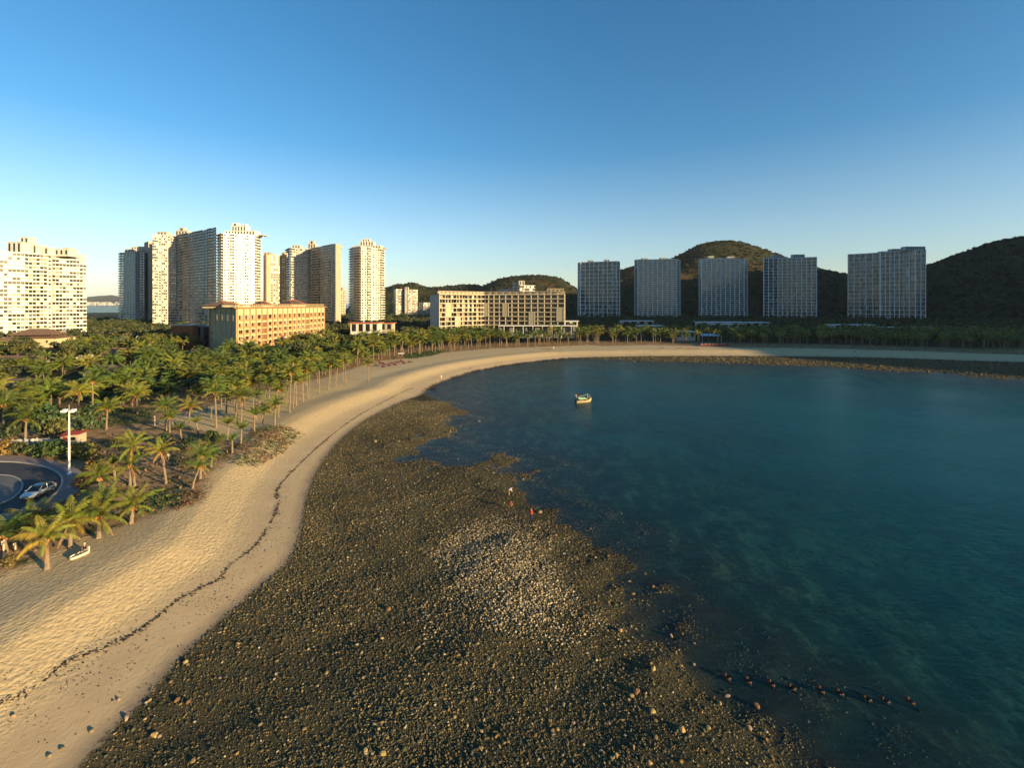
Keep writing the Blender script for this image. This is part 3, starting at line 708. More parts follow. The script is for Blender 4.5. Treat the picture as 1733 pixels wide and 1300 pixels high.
# ------------------------------------------------------------------ cream hotel
def cream_hotel():
    A, B_, C_, D_ = (X(355, 268), 268), (X(401, 240), 240), (X(549, 328), 328), (X(470, 352), 352)
    cx, cyy = (A[0] + C_[0]) / 2, (A[1] + C_[1]) / 2; org = (cx, cyy, 2.4)
    root = empty('cream_hotel', org, 0, 'cream low-rise hotel with orange-brown trim and hipped roof pavilions', 'building')
    zt = 27.6; mb = MB(); foot = [A, B_, C_, D_]
    for i in range(4):
        a, b = foot[i], foot[(i + 1) % 4]; mb.poly([(a[0], a[1], .5), (b[0], b[1], .5), (b[0], b[1], zt), (a[0], a[1], zt)], M['hotel'])
    mb.poly([(p[0], p[1], zt) for p in foot], M['grey_slab']); mb.build('wall', root, org)
    # long front
    l, u, n = seg_dirs(B_, C_); pat = 'FFFFVFFFFFFFFVFFFF'; wd = {'F': 1.0, 'V': .95}; tot = sum(wd[c] for c in pat); x = 0.0
    rows = [(21.0, 24.0), (17.2, 19.8), (13.8, 16.4), (10.4, 13.0), (7.0, 9.6), (3.6, 6.2)]
    for c in pat:
        w_ = wd[c] / tot * l
        pl = MB(); pl.obox(B_, u, n, x - .32, x + .32, .003, .38, .5, zt - .3, M['hotel_trim']); pl.build('pilaster', root, org)
        for ri, (za, zb) in enumerate(rows):
            if c == 'F':
                fr = MB(); a, b = x + w_ * .22, x + w_ * .80
                for s in ((a - .18, a, za, zb), (b, b + .18, za, zb), (a - .18, b + .18, zb, zb + .2), (a - .18, b + .18, za - .22, za)):
                    fr.obox(B_, u, n, s[0], s[1], .002, .30, s[2], s[3], M['hotel'])
                fr.obox(B_, u, n, a, b, .25, .32, za, za + .85, M['hotel_trim'])
                wo_ = fr.build('window', root, org)
                pn = MB(); md = (a + b) / 2
                pn.obox(B_, u, n, a, md - .06, .004, .06, za, zb, M['gl_dark']); pn.obox(B_, u, n, md + .06, b, .004, .06, za, zb, M[random.choice(['gl_dark', 'gl_dark', 'gl_tan', 'gl_cur'])])
                pn.obox(B_, u, n, md - .06, md + .06, .004, .12, za, zb, M['hotel_trim'])
                pn.build('pane', wo_)
                wo_.children[0].location = (0, 0, 0)
                wo_.children[0].data.transform(Matrix.Translation((-org[0], -org[1], -org[2])))
            else:
                fr = MB()
                for j in range(4):
                    a = x + w_ * (.14 + .22 * j); fr.obox(B_, u, n, a, a + w_ * .09, .004, .07, za - .2, zb, M['gl_dark'])
                    fr.obox(B_, u, n, a + w_ * .10, a + w_ * .17, .004, .25, za - .2, zb, M['hotel_trim'])
                fr.build('slit_window', root, org)
        x += w_
    pl = MB(); pl.obox(B_, u, n, l - .5, l, .003, .4, .5, zt - .3, M['hotel_trim']); pl.build('pilaster', root, org)
    for ri, (za, zb) in enumerate(rows):
        bd = MB(); bd.obox(B_, u, n, 0, l, .002, .16, za - .75, za - .45, M['hotel']); bd.build('string_course', root, org)
    # gable side with ribs
    l2, u2, n2 = seg_dirs(A, B_)
    for k in range(6):
        t = l2 * (.02 + .195 * k); rb = MB(); rb.obox(A, u2, n2, t, t + .7, .003, .6, .5, zt - .4, M['hotel_trim' if k in (0, 5) else 'hotel']); rb.build('pilaster', root, org)
        if k < 5:
            pn = MB(); pn.obox(A, u2, n2, t + 1.0, t + l2 * .195 - .35, .003, .10, .5, zt - 1.2, M['hotel_grey']); pn.build('wall_panel', root, org)
            if k == 0:
                for zz in (9.5, 13, 16.5): q_ = MB(); q_.obox(A, u2, n2, t + l2 * .08, t + l2 * .08 + 1.0, .11, .2, zz, zz + 1.3, M['gl_dark']); q_.build('window', root, org)
            else:
                q_ = MB(); q_.obox(A, u2, n2, t + l2 * .07, t + l2 * .12, .11, .2, 21, 24, M['gl_dark']); q_.build('window', root, org)
    # eaves, pergola and hipped roofs
    ev = MB()
    for (P, uu, nn, ll) in ((B_, u, n, l), (A, u2, n2, l2)):
        ev.obox(P, uu, nn, -1.0, ll + 1.0, -1.2, 1.5, zt, zt + .35, M['hotel_trim']); ev.obox(P, uu, nn, -.4, ll + .4, -1.0, .8, zt + .35, zt + .6, M['tile'])
    ev.build('eave', root, org)
    for (P, uu, nn, ll) in ((B_, u, n, l), (A, u2, n2, l2)):
        k = int(ll / 1.6); bs = MB()
        for j in range(k + 1):
            bs.obox(P, uu, nn, ll * j / k - .14, ll * j / k + .14, -.9, -.6, zt + .6, zt + 1.9, M['hotel'])
        bs.obox(P, uu, nn, 0, ll, -.95, -.55, zt + 1.9, zt + 2.15, M['hotel_trim'])
        bs.build('roof_balustrade', root, org)
    def hip(cxp, Y, wx, wy, zb, hh, rot, m='tile'):
        mb = MB(); c, s = math.cos(rot), math.sin(rot); cx_, cy_ = X(cxp, Y), Y
        def P(a, b, z): return (cx_ + a * c - b * s, cy_ + a * s + b * c, z)
        e = [(-wx, -wy), (wx, -wy), (wx, wy), (-wx, wy)]; rg = max(wx - wy, .3)
        bt = [P(a, b, zb) for a, b in e]; t0, t1 = P(-rg, 0, zb + hh), P(rg, 0, zb + hh)
        mb.poly([bt[0], bt[1], t1, t0], M[m]); mb.poly([bt[1], bt[2], t1], M[m]); mb.poly([bt[2], bt[3], t0, t1], M[m]); mb.poly([bt[3], bt[0], t0], M[m])
        mb.poly(bt[::-1], M['hotel_trim'])
        for a, b in ((bt[0], t0), (bt[1], t1), (t0, t1)): mb.tube([a, b], .22, M['tile_red'], 5)
        for k in range(1, 9):
            f = k / 9; a0 = Vector(bt[0]).lerp(Vector(t0), f); a1 = Vector(bt[1]).lerp(Vector(t1), f); mb.tube([a0, a1], .10, M[m], 4, False)
        mb.build('hip_roof', root, org)
        wl = MB(); wl.hexa([P(a * .86, b * .86, zt) for a, b in e] + [P(a * .86, b * .86, zb) for a, b in e], M['hotel']); wl.build('roof_pavilion', root, org)
    ang = math.atan2(u[1], u[0])
    hip(378, 266, 9.0, 7.5, zt + 1.2, 2.8, ang); hip(443, 292, 6.5, 5, zt + 1.4, 2.6, ang, 'tile_dark'); hip(494, 318, 9.5, 6, zt + 1.6, 3.2, ang, 'tile_dark')
cream_hotel()

# ------------------------------------------------------------------ smaller buildings
def flat_house(name, label, px0, px1, Y, ytop, hgt, dep, roofm='roofw', wallm='offwhite', over=1.0, open_front=False, cols=0, cat='building', wins=3, group=None, slant=0.0):
    a, b = X(px0, Y), X(px1, Y); zt = Z(ytop, Y); zb = zt - hgt; org = ((a + b) / 2, Y, zb)
    Y2 = Y + slant
    root = empty(name, org, math.atan2(slant, b - a), label, cat, group)
    w2 = math.hypot(b - a, slant) / 2
    r = MB(); r.box(-w2 - over, w2 + over, -over, dep + over, hgt - .45, hgt, M[roofm]); r.build('roof', root)
    wl = MB()
    wl.box(-w2, w2, (dep * .45 if open_front else 0), dep, -3, hgt - .45, M[wallm]); wl.build('wall', root)
    yy = dep * .45 if open_front else 0
    for k in range(wins):
        x0 = -w2 + 2 * w2 * (k + .2) / wins; x1 = -w2 + 2 * w2 * (k + .8) / wins
        q_ = MB(); q_.box(x0, x1, yy - .05, yy + .02, .9, hgt - 1.0, M['gl_dark']); q_.build('window', root)
    for k in range(cols):
        x0 = -w2 + 2 * w2 * (k + .5) / cols; q_ = MB(); q_.box(x0 - .25, x0 + .25, .2, .7, -3, hgt - .45, M['offwhite']); q_.build('column', root)
    return root
flat_house('pavilion', 'white pavilion with thin terracotta roof below the freestanding tower', 593, 640, 330, 546, 7, 10, 'tile_red', 'white', 1.2, wins=4)
flat_house('pavilion', 'smaller cream annex with red roof behind the white pavilion', 632, 664, 352, 546.5, 6, 8, 'tile_red', 'beige', 1.0, wins=3)
flat_house('canopy_building', 'long flat white canopy on columns in front of the grey hotel', 845, 975, 330, 551, 6, 9, 'white', 'dark_grey', .6, True, 8, wins=6)
flat_house('low_building', 'short flat-roofed white building between the first glass tower and grove', 955, 978, 420, 543, 6, 9, wins=2)
flat_house('low_building', 'flat pale roof among trees below the second glass tower', 1054, 1106, 470, 543, 6, 12, wins=4)
flat_house('low_building', 'small pale roof nearer the beach below the second glass tower', 1082, 1122, 405, 551, 6, 10, wins=3)
flat_house('low_building', 'white flat roof over shade terrace just left of blue awning', 1143, 1177, 350, 561, 5, 9, wins=3)
flat_house('low_building', 'long pale roof among trees below the third glass tower', 1185, 1262, 430, 545, 6, 12, wins=5)
flat_house('low_building', 'stepped lower pale roof in front of the long roof at the third tower', 1206, 1262, 405, 548, 5, 8, wins=4)
flat_house('low_building', 'long pale roof between the third and fourth glass towers', 1243, 1302, 450, 545.5, 6, 12, wins=4)
flat_house('long_white_building', 'very long white building with dark windows in front of the rightmost towers', 1413, 1480, 390, 549.5, 7, 10, wins=7)
flat_house('low_building', 'right continuation of the long white building, lower and half hidden', 1478, 1572, 396, 554, 7, 9, wins=7)
flat_house('rust_house', 'low building with rust-coloured timber slat front left of the cream hotel', 290, 326, 285, 550, 17, 12, 'grey_slab', 'rust', .3, wins=0)
flat_house('grey_house', 'flat grey block between the rust slat building and the cream hotel', 327, 357, 290, 551, 16, 12, 'grey_slab', 'dark_grey', .3, wins=2)
rh = [o for o in scn.objects if o.name.startswith('rust_house')][0]
w2 = (X(326, 285) - X(290, 285)) / 2
sm = MB(); sm.box(-.28, .28, -.35, 0, 0, 16.2, M['rust']); sme = sm.mesh('slat')
for k in range(13): inst('slat', sme, rh, (-w2 + .4 + k * (2 * w2 - .8) / 12, 0, 0))

def hip_house(name, label, px, py, z, wx, wy, rot, hw=3.2, hr=2.6, tile='tile', wallm='hotel', tiers=1, wins=4, group=None):
    """px, py: the ridge seen in the photograph, z its height"""
    x, y = at(px, py, z); zb = z - hr - hw; root = empty(name, (x, y, zb), rot, label, 'house', group)
    wl = MB(); wl.box(-wx, wx, -wy, wy, -2, hw, M[wallm]); wl.build('wall', root)
    for k in range(wins):
        x0 = -wx + 2 * wx * (k + .3) / wins; q_ = MB(); q_.box(x0, x0 + .9, -wy - .06, -wy, .9, 2.5, M['gl_dark'])
        q_.box(x0 - .12, x0, -wy - .12, -wy, .8, 2.6, M['hotel_trim']); q_.box(x0 + .9, x0 + 1.02, -wy - .12, -wy, .8, 2.6, M['hotel_trim']); q_.build('window', root)
    for t in range(tiers):
        o = 1.3; ex, ey = (wx + o) * (1 - .28 * t), (wy + o) * (1 - .28 * t); z0 = hw - .3 + t * hr * .55; hh = hr if t == tiers - 1 else hr * .5; rg = max(ex - ey, .3)
        mb = MB(); bt = [(-ex, -ey, z0), (ex, -ey, z0), (ex, ey, z0), (-ex, ey, z0)]; t0, t1 = (-rg, 0, z0 + hh), (rg, 0, z0 + hh)
        n_ = 10
        # tiled courses: each course a strip lifted over the next
        for (a, b, c, d) in ((bt[0], bt[1], t1, t0), (bt[1], bt[2], t1, t1), (bt[2], bt[3], t0, t1), (bt[3], bt[0], t0, t0)):
            a, b, c, d = map(Vector, (a, b, c, d))
            for k in range(n_):
                f0, f1 = k / n_, (k + 1) / n_; up = Vector((0, 0, .07))
                mb.poly([a.lerp(d, f0) + up, b.lerp(c, f0) + up, b.lerp(c, f1), a.lerp(d, f1)], M[tile]); mb.poly([a.lerp(d, f0), b.lerp(c, f0), b.lerp(c, f0) + up, a.lerp(d, f0) + up], M[tile])
        mb.poly(bt[::-1], M['hotel_trim'])
        ro = mb.build('roof', root)
        rd = MB()
        for a, b in ((bt[0], t0), (bt[1], t1), (bt[2], t1), (bt[3], t0), (t0, t1)): rd.tube([a, b], .16, M[tile], 5)
        rd.build('ridge', ro)
    return root
hip_house('villa', 'large villa with broad tiled hip roof and cream walls below the white apartment block', 66, 561, 12.5, 15, 8, .15, 4.0, 3.6, tiers=2)
hip_house('villa', 'cream villa with red-edged roof cut by the left edge of the scene', -4, 571, 11, 6.5, 5, .1, 4.0, 2.6)
hip_house('villa', 'thatch-brown low roof at the left edge below the cream villa', 30, 601, 7.0, 13, 4.5, -.05, 2.5, 2.2, wallm='beige')
hip_house('villa', 'brown curved roof among palms left of the street lamps', 207, 588, 8.0, 8, 4.5, .3, 2.6, 2.4)
hip_house('villa', 'brown hipped roof poking out of palms left of the cream hotel', 336, 588, 9.0, 6, 4.5, .4, 2.8, 2.6)
hip_house('villa', 'grey-brown roof among palms below the pale flowering tree', 182, 617, 7.0, 6, 4, .5, 2.6, 2.2, tile='tile_dark')
hip_house('villa', 'dim grey roof under palms near the left edge', 28, 640, 5.8, 7, 3.5, .5, 2.4, 2.0, tile='tile_dark', wallm='beige')
# blue awning and red terrace by the beach
aw = empty('awning', (*at(1202, 578, 2.4), 2.4), 0, 'pale blue tent awning above the red terrace on the right beach', 'awning')
mb = MB()
mb.hexa([(-7, -3, 4.2), (7, -3, 4.2), (7, 3, 4.2), (-7, 3, 4.2), (-5, -.3, 5.8), (5, -.3, 5.8), (5, .3, 5.8), (-5, .3, 5.8)], M['blue']); mb.build('cloth_roof', aw)
for a in (-6.8, 6.8):
    for b in (-2.8, 2.8): q_ = MB(); q_.box(a - .08, a + .08, b - .08, b + .08, 0, 4.2, M['metal']); q_.build('post', aw)
tx, ty = at(1210, 585, 2.6)
te = empty('terrace', (tx, ty, 2.6), 0, 'red fenced terrace with rows of white chairs beside the right beach', 'terrace')
w2 = 24 * ty / F
mb = MB(); mb.box(-w2, w2, 0, 6, -1, .15, M['grey_slab']); mb.build('deck', te)
mb = MB(); mb.box(-w2, w2, -.15, -.02, -.5, 1.0, M['redwood']); mb.box(w2, w2 + .12, 0, 6, -.5, 1.0, M['redwood']); mb.build('fence_panel', te)
for k in range(12):
    mb = MB(); x = -w2 + 1 + k * (2 * w2 - 2) / 11; mb.box(x - .03, x + .03, -.3, -.16, -.5, 1.15, M['redwood']); mb.build('post', te)
cm = MB(); cm.box(-.3, .3, -.3, .3, .4, .46, M['white']); cm.box(-.3, .3, .24, .3, .46, 1.0, M['white'])
for a in (-.26, .26):
    for b in (-.26, .26): cm.box(a - .03, a + .03, b - .03, b + .03, 0, .4, M['white'])
cme = cm.mesh('chair')
for k in range(14):
    tag(inst('terrace_chair', cme, None, (tx - w2 + 1.0 + k * (2 * w2 - 2) / 13, ty + 1.6 + (k % 2) * 1.7, 2.75), (0, 0, random.uniform(-.5, .5))), 'white terrace chair, %s from the left along the red fence' % ['first', 'second', 'third', 'fourth', 'fifth', 'sixth', 'seventh', 'eighth', 'ninth', 'tenth', 'eleventh', 'twelfth', 'thirteenth', 'fourteenth'][k], 'chair', 'white chairs on the red terrace')
# ------------------------------------------------------------------ palms
def frond_geo(L=4.0, e0=0.9, droop=1.6, n=18, ll=.95, wid=.085, seed=0, twist=0.3):
    """returns vertices, quads of one frond starting at the origin and leaving along +X; e0 start elevation, droop total bend"""
    r = random.Random(seed); V = []; Q = []
    pts = []; p = Vector((0, 0, 0)); N = 14; tw = r.uniform(-twist, twist)
    for i in range(N + 1):
        t = i / N; e = e0 - droop * t ** 1.25
        pts.append((p.copy(), e)); d = Vector((math.cos(e), tw * t * .6, math.sin(e))).normalized(); p = p + d * (L / N)
    def at_t(t):
        f = t * N; i = min(int(f), N - 1); a, b = pts[i][0], pts[i + 1][0]; return a.lerp(b, f - i), (b - a).normalized()
    # rachis
    b = len(V)
    for i in range(0, N + 1, 2):
        p, e = pts[i]; w_ = .07 * (1 - .8 * i / N); up = Vector((-math.sin(e), 0, math.cos(e)))
        V += [p + Vector((0, w_, 0)), p + up * w_, p - Vector((0, w_, 0))]
    for i in range(N // 2):
        for j in range(2): Q.append((b + i * 3 + j, b + i * 3 + j + 1, b + i * 3 + j + 4, b + i * 3 + j + 3))
    for i in range(n):
        t = .12 + .86 * (i + .5) / n; p, d = at_t(t)
        lenf = ll * (math.sin(math.pi * min(1, (t * .85 + .12))) ** .6) * r.uniform(.85, 1.12)
        side = Vector((0, 1, 0)); up = d.cross(side).normalized() * -1
        if up.z < 0 and abs(d.z) < .9: up = -up
        for s in (-1, 1):
            dirn = (side * s * .80 + d * (.50 + .35 * t) - Vector((0, 0, .62 + .4 * r.random()))).normalized()
            tip = p + dirn * lenf; mid = p + dirn * lenf * .40 + Vector((0, 0, .09 * lenf)); nrm = d * wid * .9
            bb = len(V); V += [p, mid + nrm, tip, mid - nrm]; Q.append((bb, bb + 1, bb + 2, bb + 3))
    return V, Q
def quad_mesh(name, V, Q, mats): return np_mesh(name, np.array([tuple(v) for v in V]), np.array(Q), mats)
FROND = []
for k, (e0, dr, L_) in enumerate([(1.42, .85, 3.9), (1.22, 1.35, 4.4), (1.0, 1.6, 4.6), (.74, 1.65, 4.5), (.40, 1.55, 4.2), (.0, 1.2, 3.7)]):
    V, Q = frond_geo(L_, e0, dr, 30, .95, .055, k); FROND.append(quad_mesh('frond', V, Q, [M['frond']]))
V, Q = frond_geo(3.2, -.75, .6, 18, .7, .06, 31); DEADF = quad_mesh('dead_frond', V, Q, [M['frond']])
def crown_mesh(name, nf, seed, mats, n=18, wid=.10, hang=.25, Ls=1.0):
    r = random.Random(seed); V = []; Q = []
    for i in range(nf):
        t = i / (nf - 1); e0 = 1.42 - 1.45 * t + r.uniform(-.15, .15); V1, Q1 = frond_geo(4.1 * Ls * r.uniform(.85, 1.08), e0, r.uniform(1.0, 1.75) * (1 - .2 * t), n, .95, wid, seed * 100 + i)
        a = i * 2.399 + r.uniform(-.2, .2); c, s = math.cos(a), math.sin(a); b = len(V)
        V += [Vector((v.x * c - v.y * s, v.x * s + v.y * c, v.z)) for v in map(Vector, V1)]; Q += [tuple(b + j for j in q_) for q_ in Q1]
    return quad_mesh(name, V, Q, mats)
CROWN = [crown_mesh('crown', nf, 40 + k, [M['frond']]) for k, nf in enumerate((23, 20, 25, 19, 22))]
def trunk_mesh(h, r0, r1, bend, seed, k=7, m='trunk'):
    r = random.Random(seed); pts = []; rad = []; N = 9; a = r.uniform(0, 6.28)
    for i in range(N + 1):
        t = i / N; o = bend * (t ** 1.6); pts.append((o * math.cos(a), o * math.sin(a), h * t - (.3 if i == 0 else 0))); rad.append((r0 * 1.6 if i == 0 else r0 + (r1 - r0) * t) * (1 + .05 * (i % 2)))
    mb = MB(); mb.tube(pts, rad, M[m], k); return mb.mesh('trunk', smooth=False), Vector(pts[-1])
TRUNK = [trunk_mesh(8.0, .19, .13, b, 60 + k) for k, b in enumerate((.1, .5, .25, .8))]
mb = MB()
for k in range(9):
    a = k * .7; rr = .30 + .1 * (k % 2); c = Vector((rr * math.cos(a), rr * math.sin(a), -.25 - .2 * (k % 3)))
    rings = [[c + Vector((math.cos(b) * .14 * math.sin(ph), math.sin(b) * .14 * math.sin(ph), -.18 * math.cos(ph))) for b in np.linspace(0, 2 * math.pi, 6, endpoint=False)] for ph in (.3, 1.1, 2.0, 2.85)]
    mb.loft(rings, M['coco'])
COCO = mb.mesh('coconut_cluster')
GREENS = [(.12, .14, .02), (.095, .13, .02), (.145, .155, .024), (.08, .118, .022), (.18, .17, .028), (.10, .12, .018)]
def palm_color(r, k=1.0):
    c = r.choice(GREENS); f = r.uniform(.8, 1.2) * k; return tuple(x * f for x in c)
prnd = random.Random(11)
def detailed_palm(base_px, crown_px, label, z=2.4, nf=16, fs=1.0, dead=1, young=False, trunk_r=.17, group=None, coco=True, lean=None):
    bx, by = at(*base_px, z); zg = gz(bx, by); bx, by = at(*base_px, zg)
    hz_ = Z(crown_px[1], by); h = max(.6, hz_ - zg); dx = X(crown_px[0], by) - bx
    root = empty('coconut_palm', (bx, by, zg), 0, label, 'palm', group)
    pts = []; N = 8; dy = prnd.uniform(-.25, .25)
    for i in range(N + 1):
        t = i / N; s = t ** 1.5; pts.append((dx * s, dy * s, h * t - (.4 if i == 0 else 0)))
    mb = MB(); mb.tube(pts, [trunk_r * (1.7 if i == 0 else 1.15 - .45 * i / N) * (1 + .06 * (i % 2)) for i in range(N + 1)], M['trunk'], 8); mb.build('trunk', root)
    top = Vector(pts[-1]); col = palm_color(prnd)
    nf += 5; fs *= .88
    for i in range(nf):
        t = i / max(1, nf - 1)
        if young: k = min(int(t * 2.6), 2)
        else: k = min(int(t * 5.6 + prnd.uniform(-.3, .4)), 5); k = max(k, 0)
        cc = col if k < 4 else tuple(a * b for a, b in zip(col, prnd.choice([(1.25, 1.05, .9), (1.5, 1.1, .8), (1, 1, 1)])))
        inst('frond', FROND[k], root, top, (prnd.uniform(-.1, .1), prnd.uniform(-.12, .12), i * 2.399 + prnd.uniform(-.25, .25)), (fs * prnd.uniform(.85, 1.1),) * 3, tuple(x * prnd.uniform(.85, 1.2) for x in cc))
    for i in range(dead):
        o = inst('dead_frond', DEADF, root, top - Vector((0, 0, .2)), (0, 0, prnd.uniform(0, 6.28)), (fs,) * 3, prnd.choice([(.26, .10, .04), (.30, .20, .10), (.24, .13, .06)])); o['label'] = 'dry brown hanging frond'
    if coco: inst('coconut_cluster', COCO, root, top, (0, 0, prnd.uniform(0, 6)), (fs,) * 3)
    return root
DP = [
 ((80, 963), (77, 912), 'stout young coconut palm with a long rust-red dead frond, nearest the boat on the sand', dict(nf=15, fs=.80, dead=2, trunk_r=.22)),
 ((119, 927), (121, 882), 'young palm just up the sand from the person with the pale boat', dict(nf=14, fs=.9, trunk_r=.2)),
 ((167, 911), (169, 873), 'young palm with drooping gold fronds, third along the sand edge from the pale boat', dict(nf=15, fs=.95, trunk_r=.22)),
 ((222, 886), (226, 857), 'young palm with short leaning trunk beside the green creeper patch', dict(nf=13, fs=.85, trunk_r=.22)),
 ((220, 823), (222, 757), 'taller palm of the close pair growing over the brown scrub, with twin pale trunks', dict(nf=14, fs=.85, trunk_r=.16)),
 ((228, 823), (222, 786), 'shorter palm of the close pair growing over the brown scrub', dict(nf=11, fs=.75, trunk_r=.16)),
 ((281, 819), (271, 765), 'slender leaning palm with orange dead fronds in the middle of the brown scrub', dict(nf=11, fs=.72, dead=3, trunk_r=.15)),
 ((339, 810), (341, 772), 'palm with pale dry fronds at the sand edge of the brown scrub', dict(nf=13, fs=.8, dead=3, trunk_r=.17)),
 ((326, 827), (338, 790), 'thin curved palm leaning from the sand edge of the brown scrub', dict(nf=9, fs=.6, trunk_r=.13)),
 ((195, 812), (191, 786), 'small palm with orange trunk base left of the close pair', dict(nf=10, fs=.6, young=True, trunk_r=.2)),
 ((168, 846), (166, 809), 'palm at the pavement corner between the lamp post and the sand', dict(nf=13, fs=.8, trunk_r=.18)),
 ((175, 880), (176, 850), 'low bushy palm behind the sand-edge row', dict(nf=13, fs=.85, trunk_r=.2)),
 ((62, 905), (60, 882), 'low bushy palm in the scrub below the silver car', dict(nf=14, fs=.9, trunk_r=.2)),
 ((10, 935), (8, 905), 'low palm at the left edge in the scrub under the road', dict(nf=12, fs=.85, trunk_r=.2)),
 ((307, 752), (305, 727), 'orange-trunked sapling palm beside the narrow sandy path', dict(nf=8, fs=.55, young=True, dead=0, coco=False)),
 ((336, 738), (333, 716), 'sapling palm leaning left at the near end of the sandy grove floor', dict(nf=8, fs=.55, young=True, dead=0, coco=False)),
 ((385, 743), (385, 719), 'upright sapling palm in front of the sandy grove, left of a second one', dict(nf=9, fs=.6, young=True, dead=0, coco=False)),
 ((408, 752), (408, 727), 'upright sapling palm at the tip of the green-brown creeper patch', dict(nf=9, fs=.6, young=True, dead=0, coco=False)),
 ((393, 767), (394, 745), 'small yellow-trunked sapling palm at the left rim of the creeper patch', dict(nf=8, fs=.5, young=True, dead=0, coco=False)),
 ((357, 791), (357, 772), 'tiny orange-trunked palm beside the palm with pale dry fronds', dict(nf=8, fs=.55, dead=1, coco=False)),
 ((430, 731), (431, 703), 'dark young palm standing before the grove, right of the saplings', dict(nf=10, fs=.7, young=True, dead=0)),
 ((281, 729), (279, 688), 'tall palm with bright crown at the start of the sandy grove floor', dict(nf=15, fs=.85, trunk_r=.17)),
 ((287, 732), (288, 706), 'lower palm with orange fruit cluster beside the tall bright-crowned palm', dict(nf=13, fs=.72, trunk_r=.14)),
 ((319, 728), (321, 689), 'dark-trunked palm in the middle of the sandy grove floor', dict(nf=14, fs=.8, trunk_r=.16)),
 ((366, 724), (364, 664), 'tall palm with reddish hanging fronds at the grove front', dict(nf=15, fs=.85, dead=3, trunk_r=.17)),
 ((383, 712), (385, 667), 'tall palm right of the one with reddish hanging fronds', dict(nf=14, fs=.8, trunk_r=.15)),
 ((401, 718), (400, 668), 'tall dark-trunked palm, left of two close together', dict(nf=14, fs=.8, trunk_r=.15)),
 ((408, 720), (411, 671), 'tall dark-trunked palm, right of two close together', dict(nf=14, fs=.8, trunk_r=.15)),
 ((444, 719), (447, 697), 'shorter palm in front of the grove corner', dict(nf=13, fs=.75, trunk_r=.15)),
 ((465, 722), (466, 686), 'full-crowned palm at the outermost grove corner near the creeper patch', dict(nf=16, fs=.9, trunk_r=.17)),
 ((501, 686), (501, 640), 'tall palm at the start of the beach-side row beyond the grove corner', dict(nf=14, fs=.8, trunk_r=.16)),
 ((513, 680), (513, 642), 'tall palm, second in the beach-side row beyond the grove corner', dict(nf=14, fs=.8, trunk_r=.15)),
 ((624, 646), (623, 616), 'lone palm standing out on open sand before the bend of the beach', dict(nf=15, fs=.85, trunk_r=.15)),
 ((180, 727), (181, 692), 'palm with orange fruit cluster beside the dark lawn', dict(nf=16, fs=.98, trunk_r=.18)),
 ((43, 744), (43, 708), 'big gold palm above the grey fence at the left', dict(nf=17, fs=1.1, trunk_r=.2)),
 ((54, 700), (54, 662), 'big palm with orange fruit cluster behind the fence palm', dict(nf=17, fs=1.1, trunk_r=.2)),
 ((157, 690), (157, 645), 'big palm with orange fruit cluster behind the sea-grape bushes', dict(nf=17, fs=1.1, trunk_r=.2)),
 ((133, 705), (134, 664), 'broad palm left of the orange-fruited one behind the sea-grape bushes', dict(nf=16, fs=1.1, trunk_r=.2)),
 ((5, 720), (5, 684), 'broad palm cut by the left edge above the fence', dict(nf=16, fs=1.1, trunk_r=.2)),
 ((232, 700), (232, 668), 'shaded palm at the far end of the dark lawn', dict(nf=15, fs=1.0, trunk_r=.18)),
 ((95, 735), (95, 712), 'low palm between the fence palm and the sea-grape bushes', dict(nf=13, fs=.9, trunk_r=.18)),
]
HANDXY = []
for b_, c_, lb, kw in DP:
    o = detailed_palm(b_, c_, lb, **kw); HANDXY.append((o.location.x, o.location.y))

# scattered palms: sample points inside regions given on the ground
def sample_region(poly, dmin, tries, avoid=(), seed=0, pts0=None):
    poly = np.array(poly); lo = poly.min(0); hi = poly.max(0); r = np.random.default_rng(seed)
    c = r.uniform(lo, hi, (tries, 2)); c = c[poly_sd(c, poly) > 0]
    out = list(pts0) if pts0 is not None else []; n0 = len(out)
    grid = {}
    def key(p): return (int(p[0] // dmin), int(p[1] // dmin))
    for p in out: grid.setdefault(key(p), []).append(p)
    for p in c:
        k = key(p); ok = True
        for i in (-1, 0, 1):
            for j in (-1, 0, 1):
                for q_ in grid.get((k[0] + i, k[1] + j), ()):
                    if (q_[0] - p[0]) ** 2 + (q_[1] - p[1]) ** 2 < dmin * dmin: ok = False
        if ok: out.append(tuple(p)); grid.setdefault(k, []).append(tuple(p))
    return out[n0:]
def infront(x, y, m=1.12): return y > 20 and abs(x) < y * m
# footprints of buildings to keep clear
BLD = []
for o in list(scn.objects):
    if o.parent is None and o.get('category') in ('building', 'house', 'terrace', 'awning') and not o.name.startswith('haze'):
        vs = []
        for ch in o.children:
            if ch.type == 'MESH' and ch.name.split('.')[0] in ('wall', 'deck', 'roof', 'cloth_roof'):
                bbx = [Matrix.Translation(o.location) @ o.rotation_euler.to_matrix().to_4x4() @ Vector(c) for c in ch.bound_box]; vs += [(v.x, v.y) for v in bbx]
        if vs:
            vs = np.array(vs); BLD.append((vs[:, 0].min() - 2, vs[:, 0].max() + 2, vs[:, 1].min() - 2, vs[:, 1].max() + 2, o))
def clear(x, y, m=0):
    for a, b, c, d, o in BLD:
        if a - m < x < b + m and c - m < y < d + m: return False
    return True
zA = [(-330, 800), (-80, 742), (20, 716), (100, 700), (190, 692), (255, 690), (330, 680), (450, 655), (560, 634), (597, 621), (635, 612), (650, 604), (640, 592), (560, 586), (420, 583), (250, 592), (100, 598), (-80, 610), (-330, 625)]
zA = px_line(zA, 2.4)
zB = px_line([(345, 706), (400, 722), (440, 724), (470, 716), (500, 690), (545, 668), (590, 648), (575, 640), (520, 650), (450, 664), (345, 692)], 2.4)
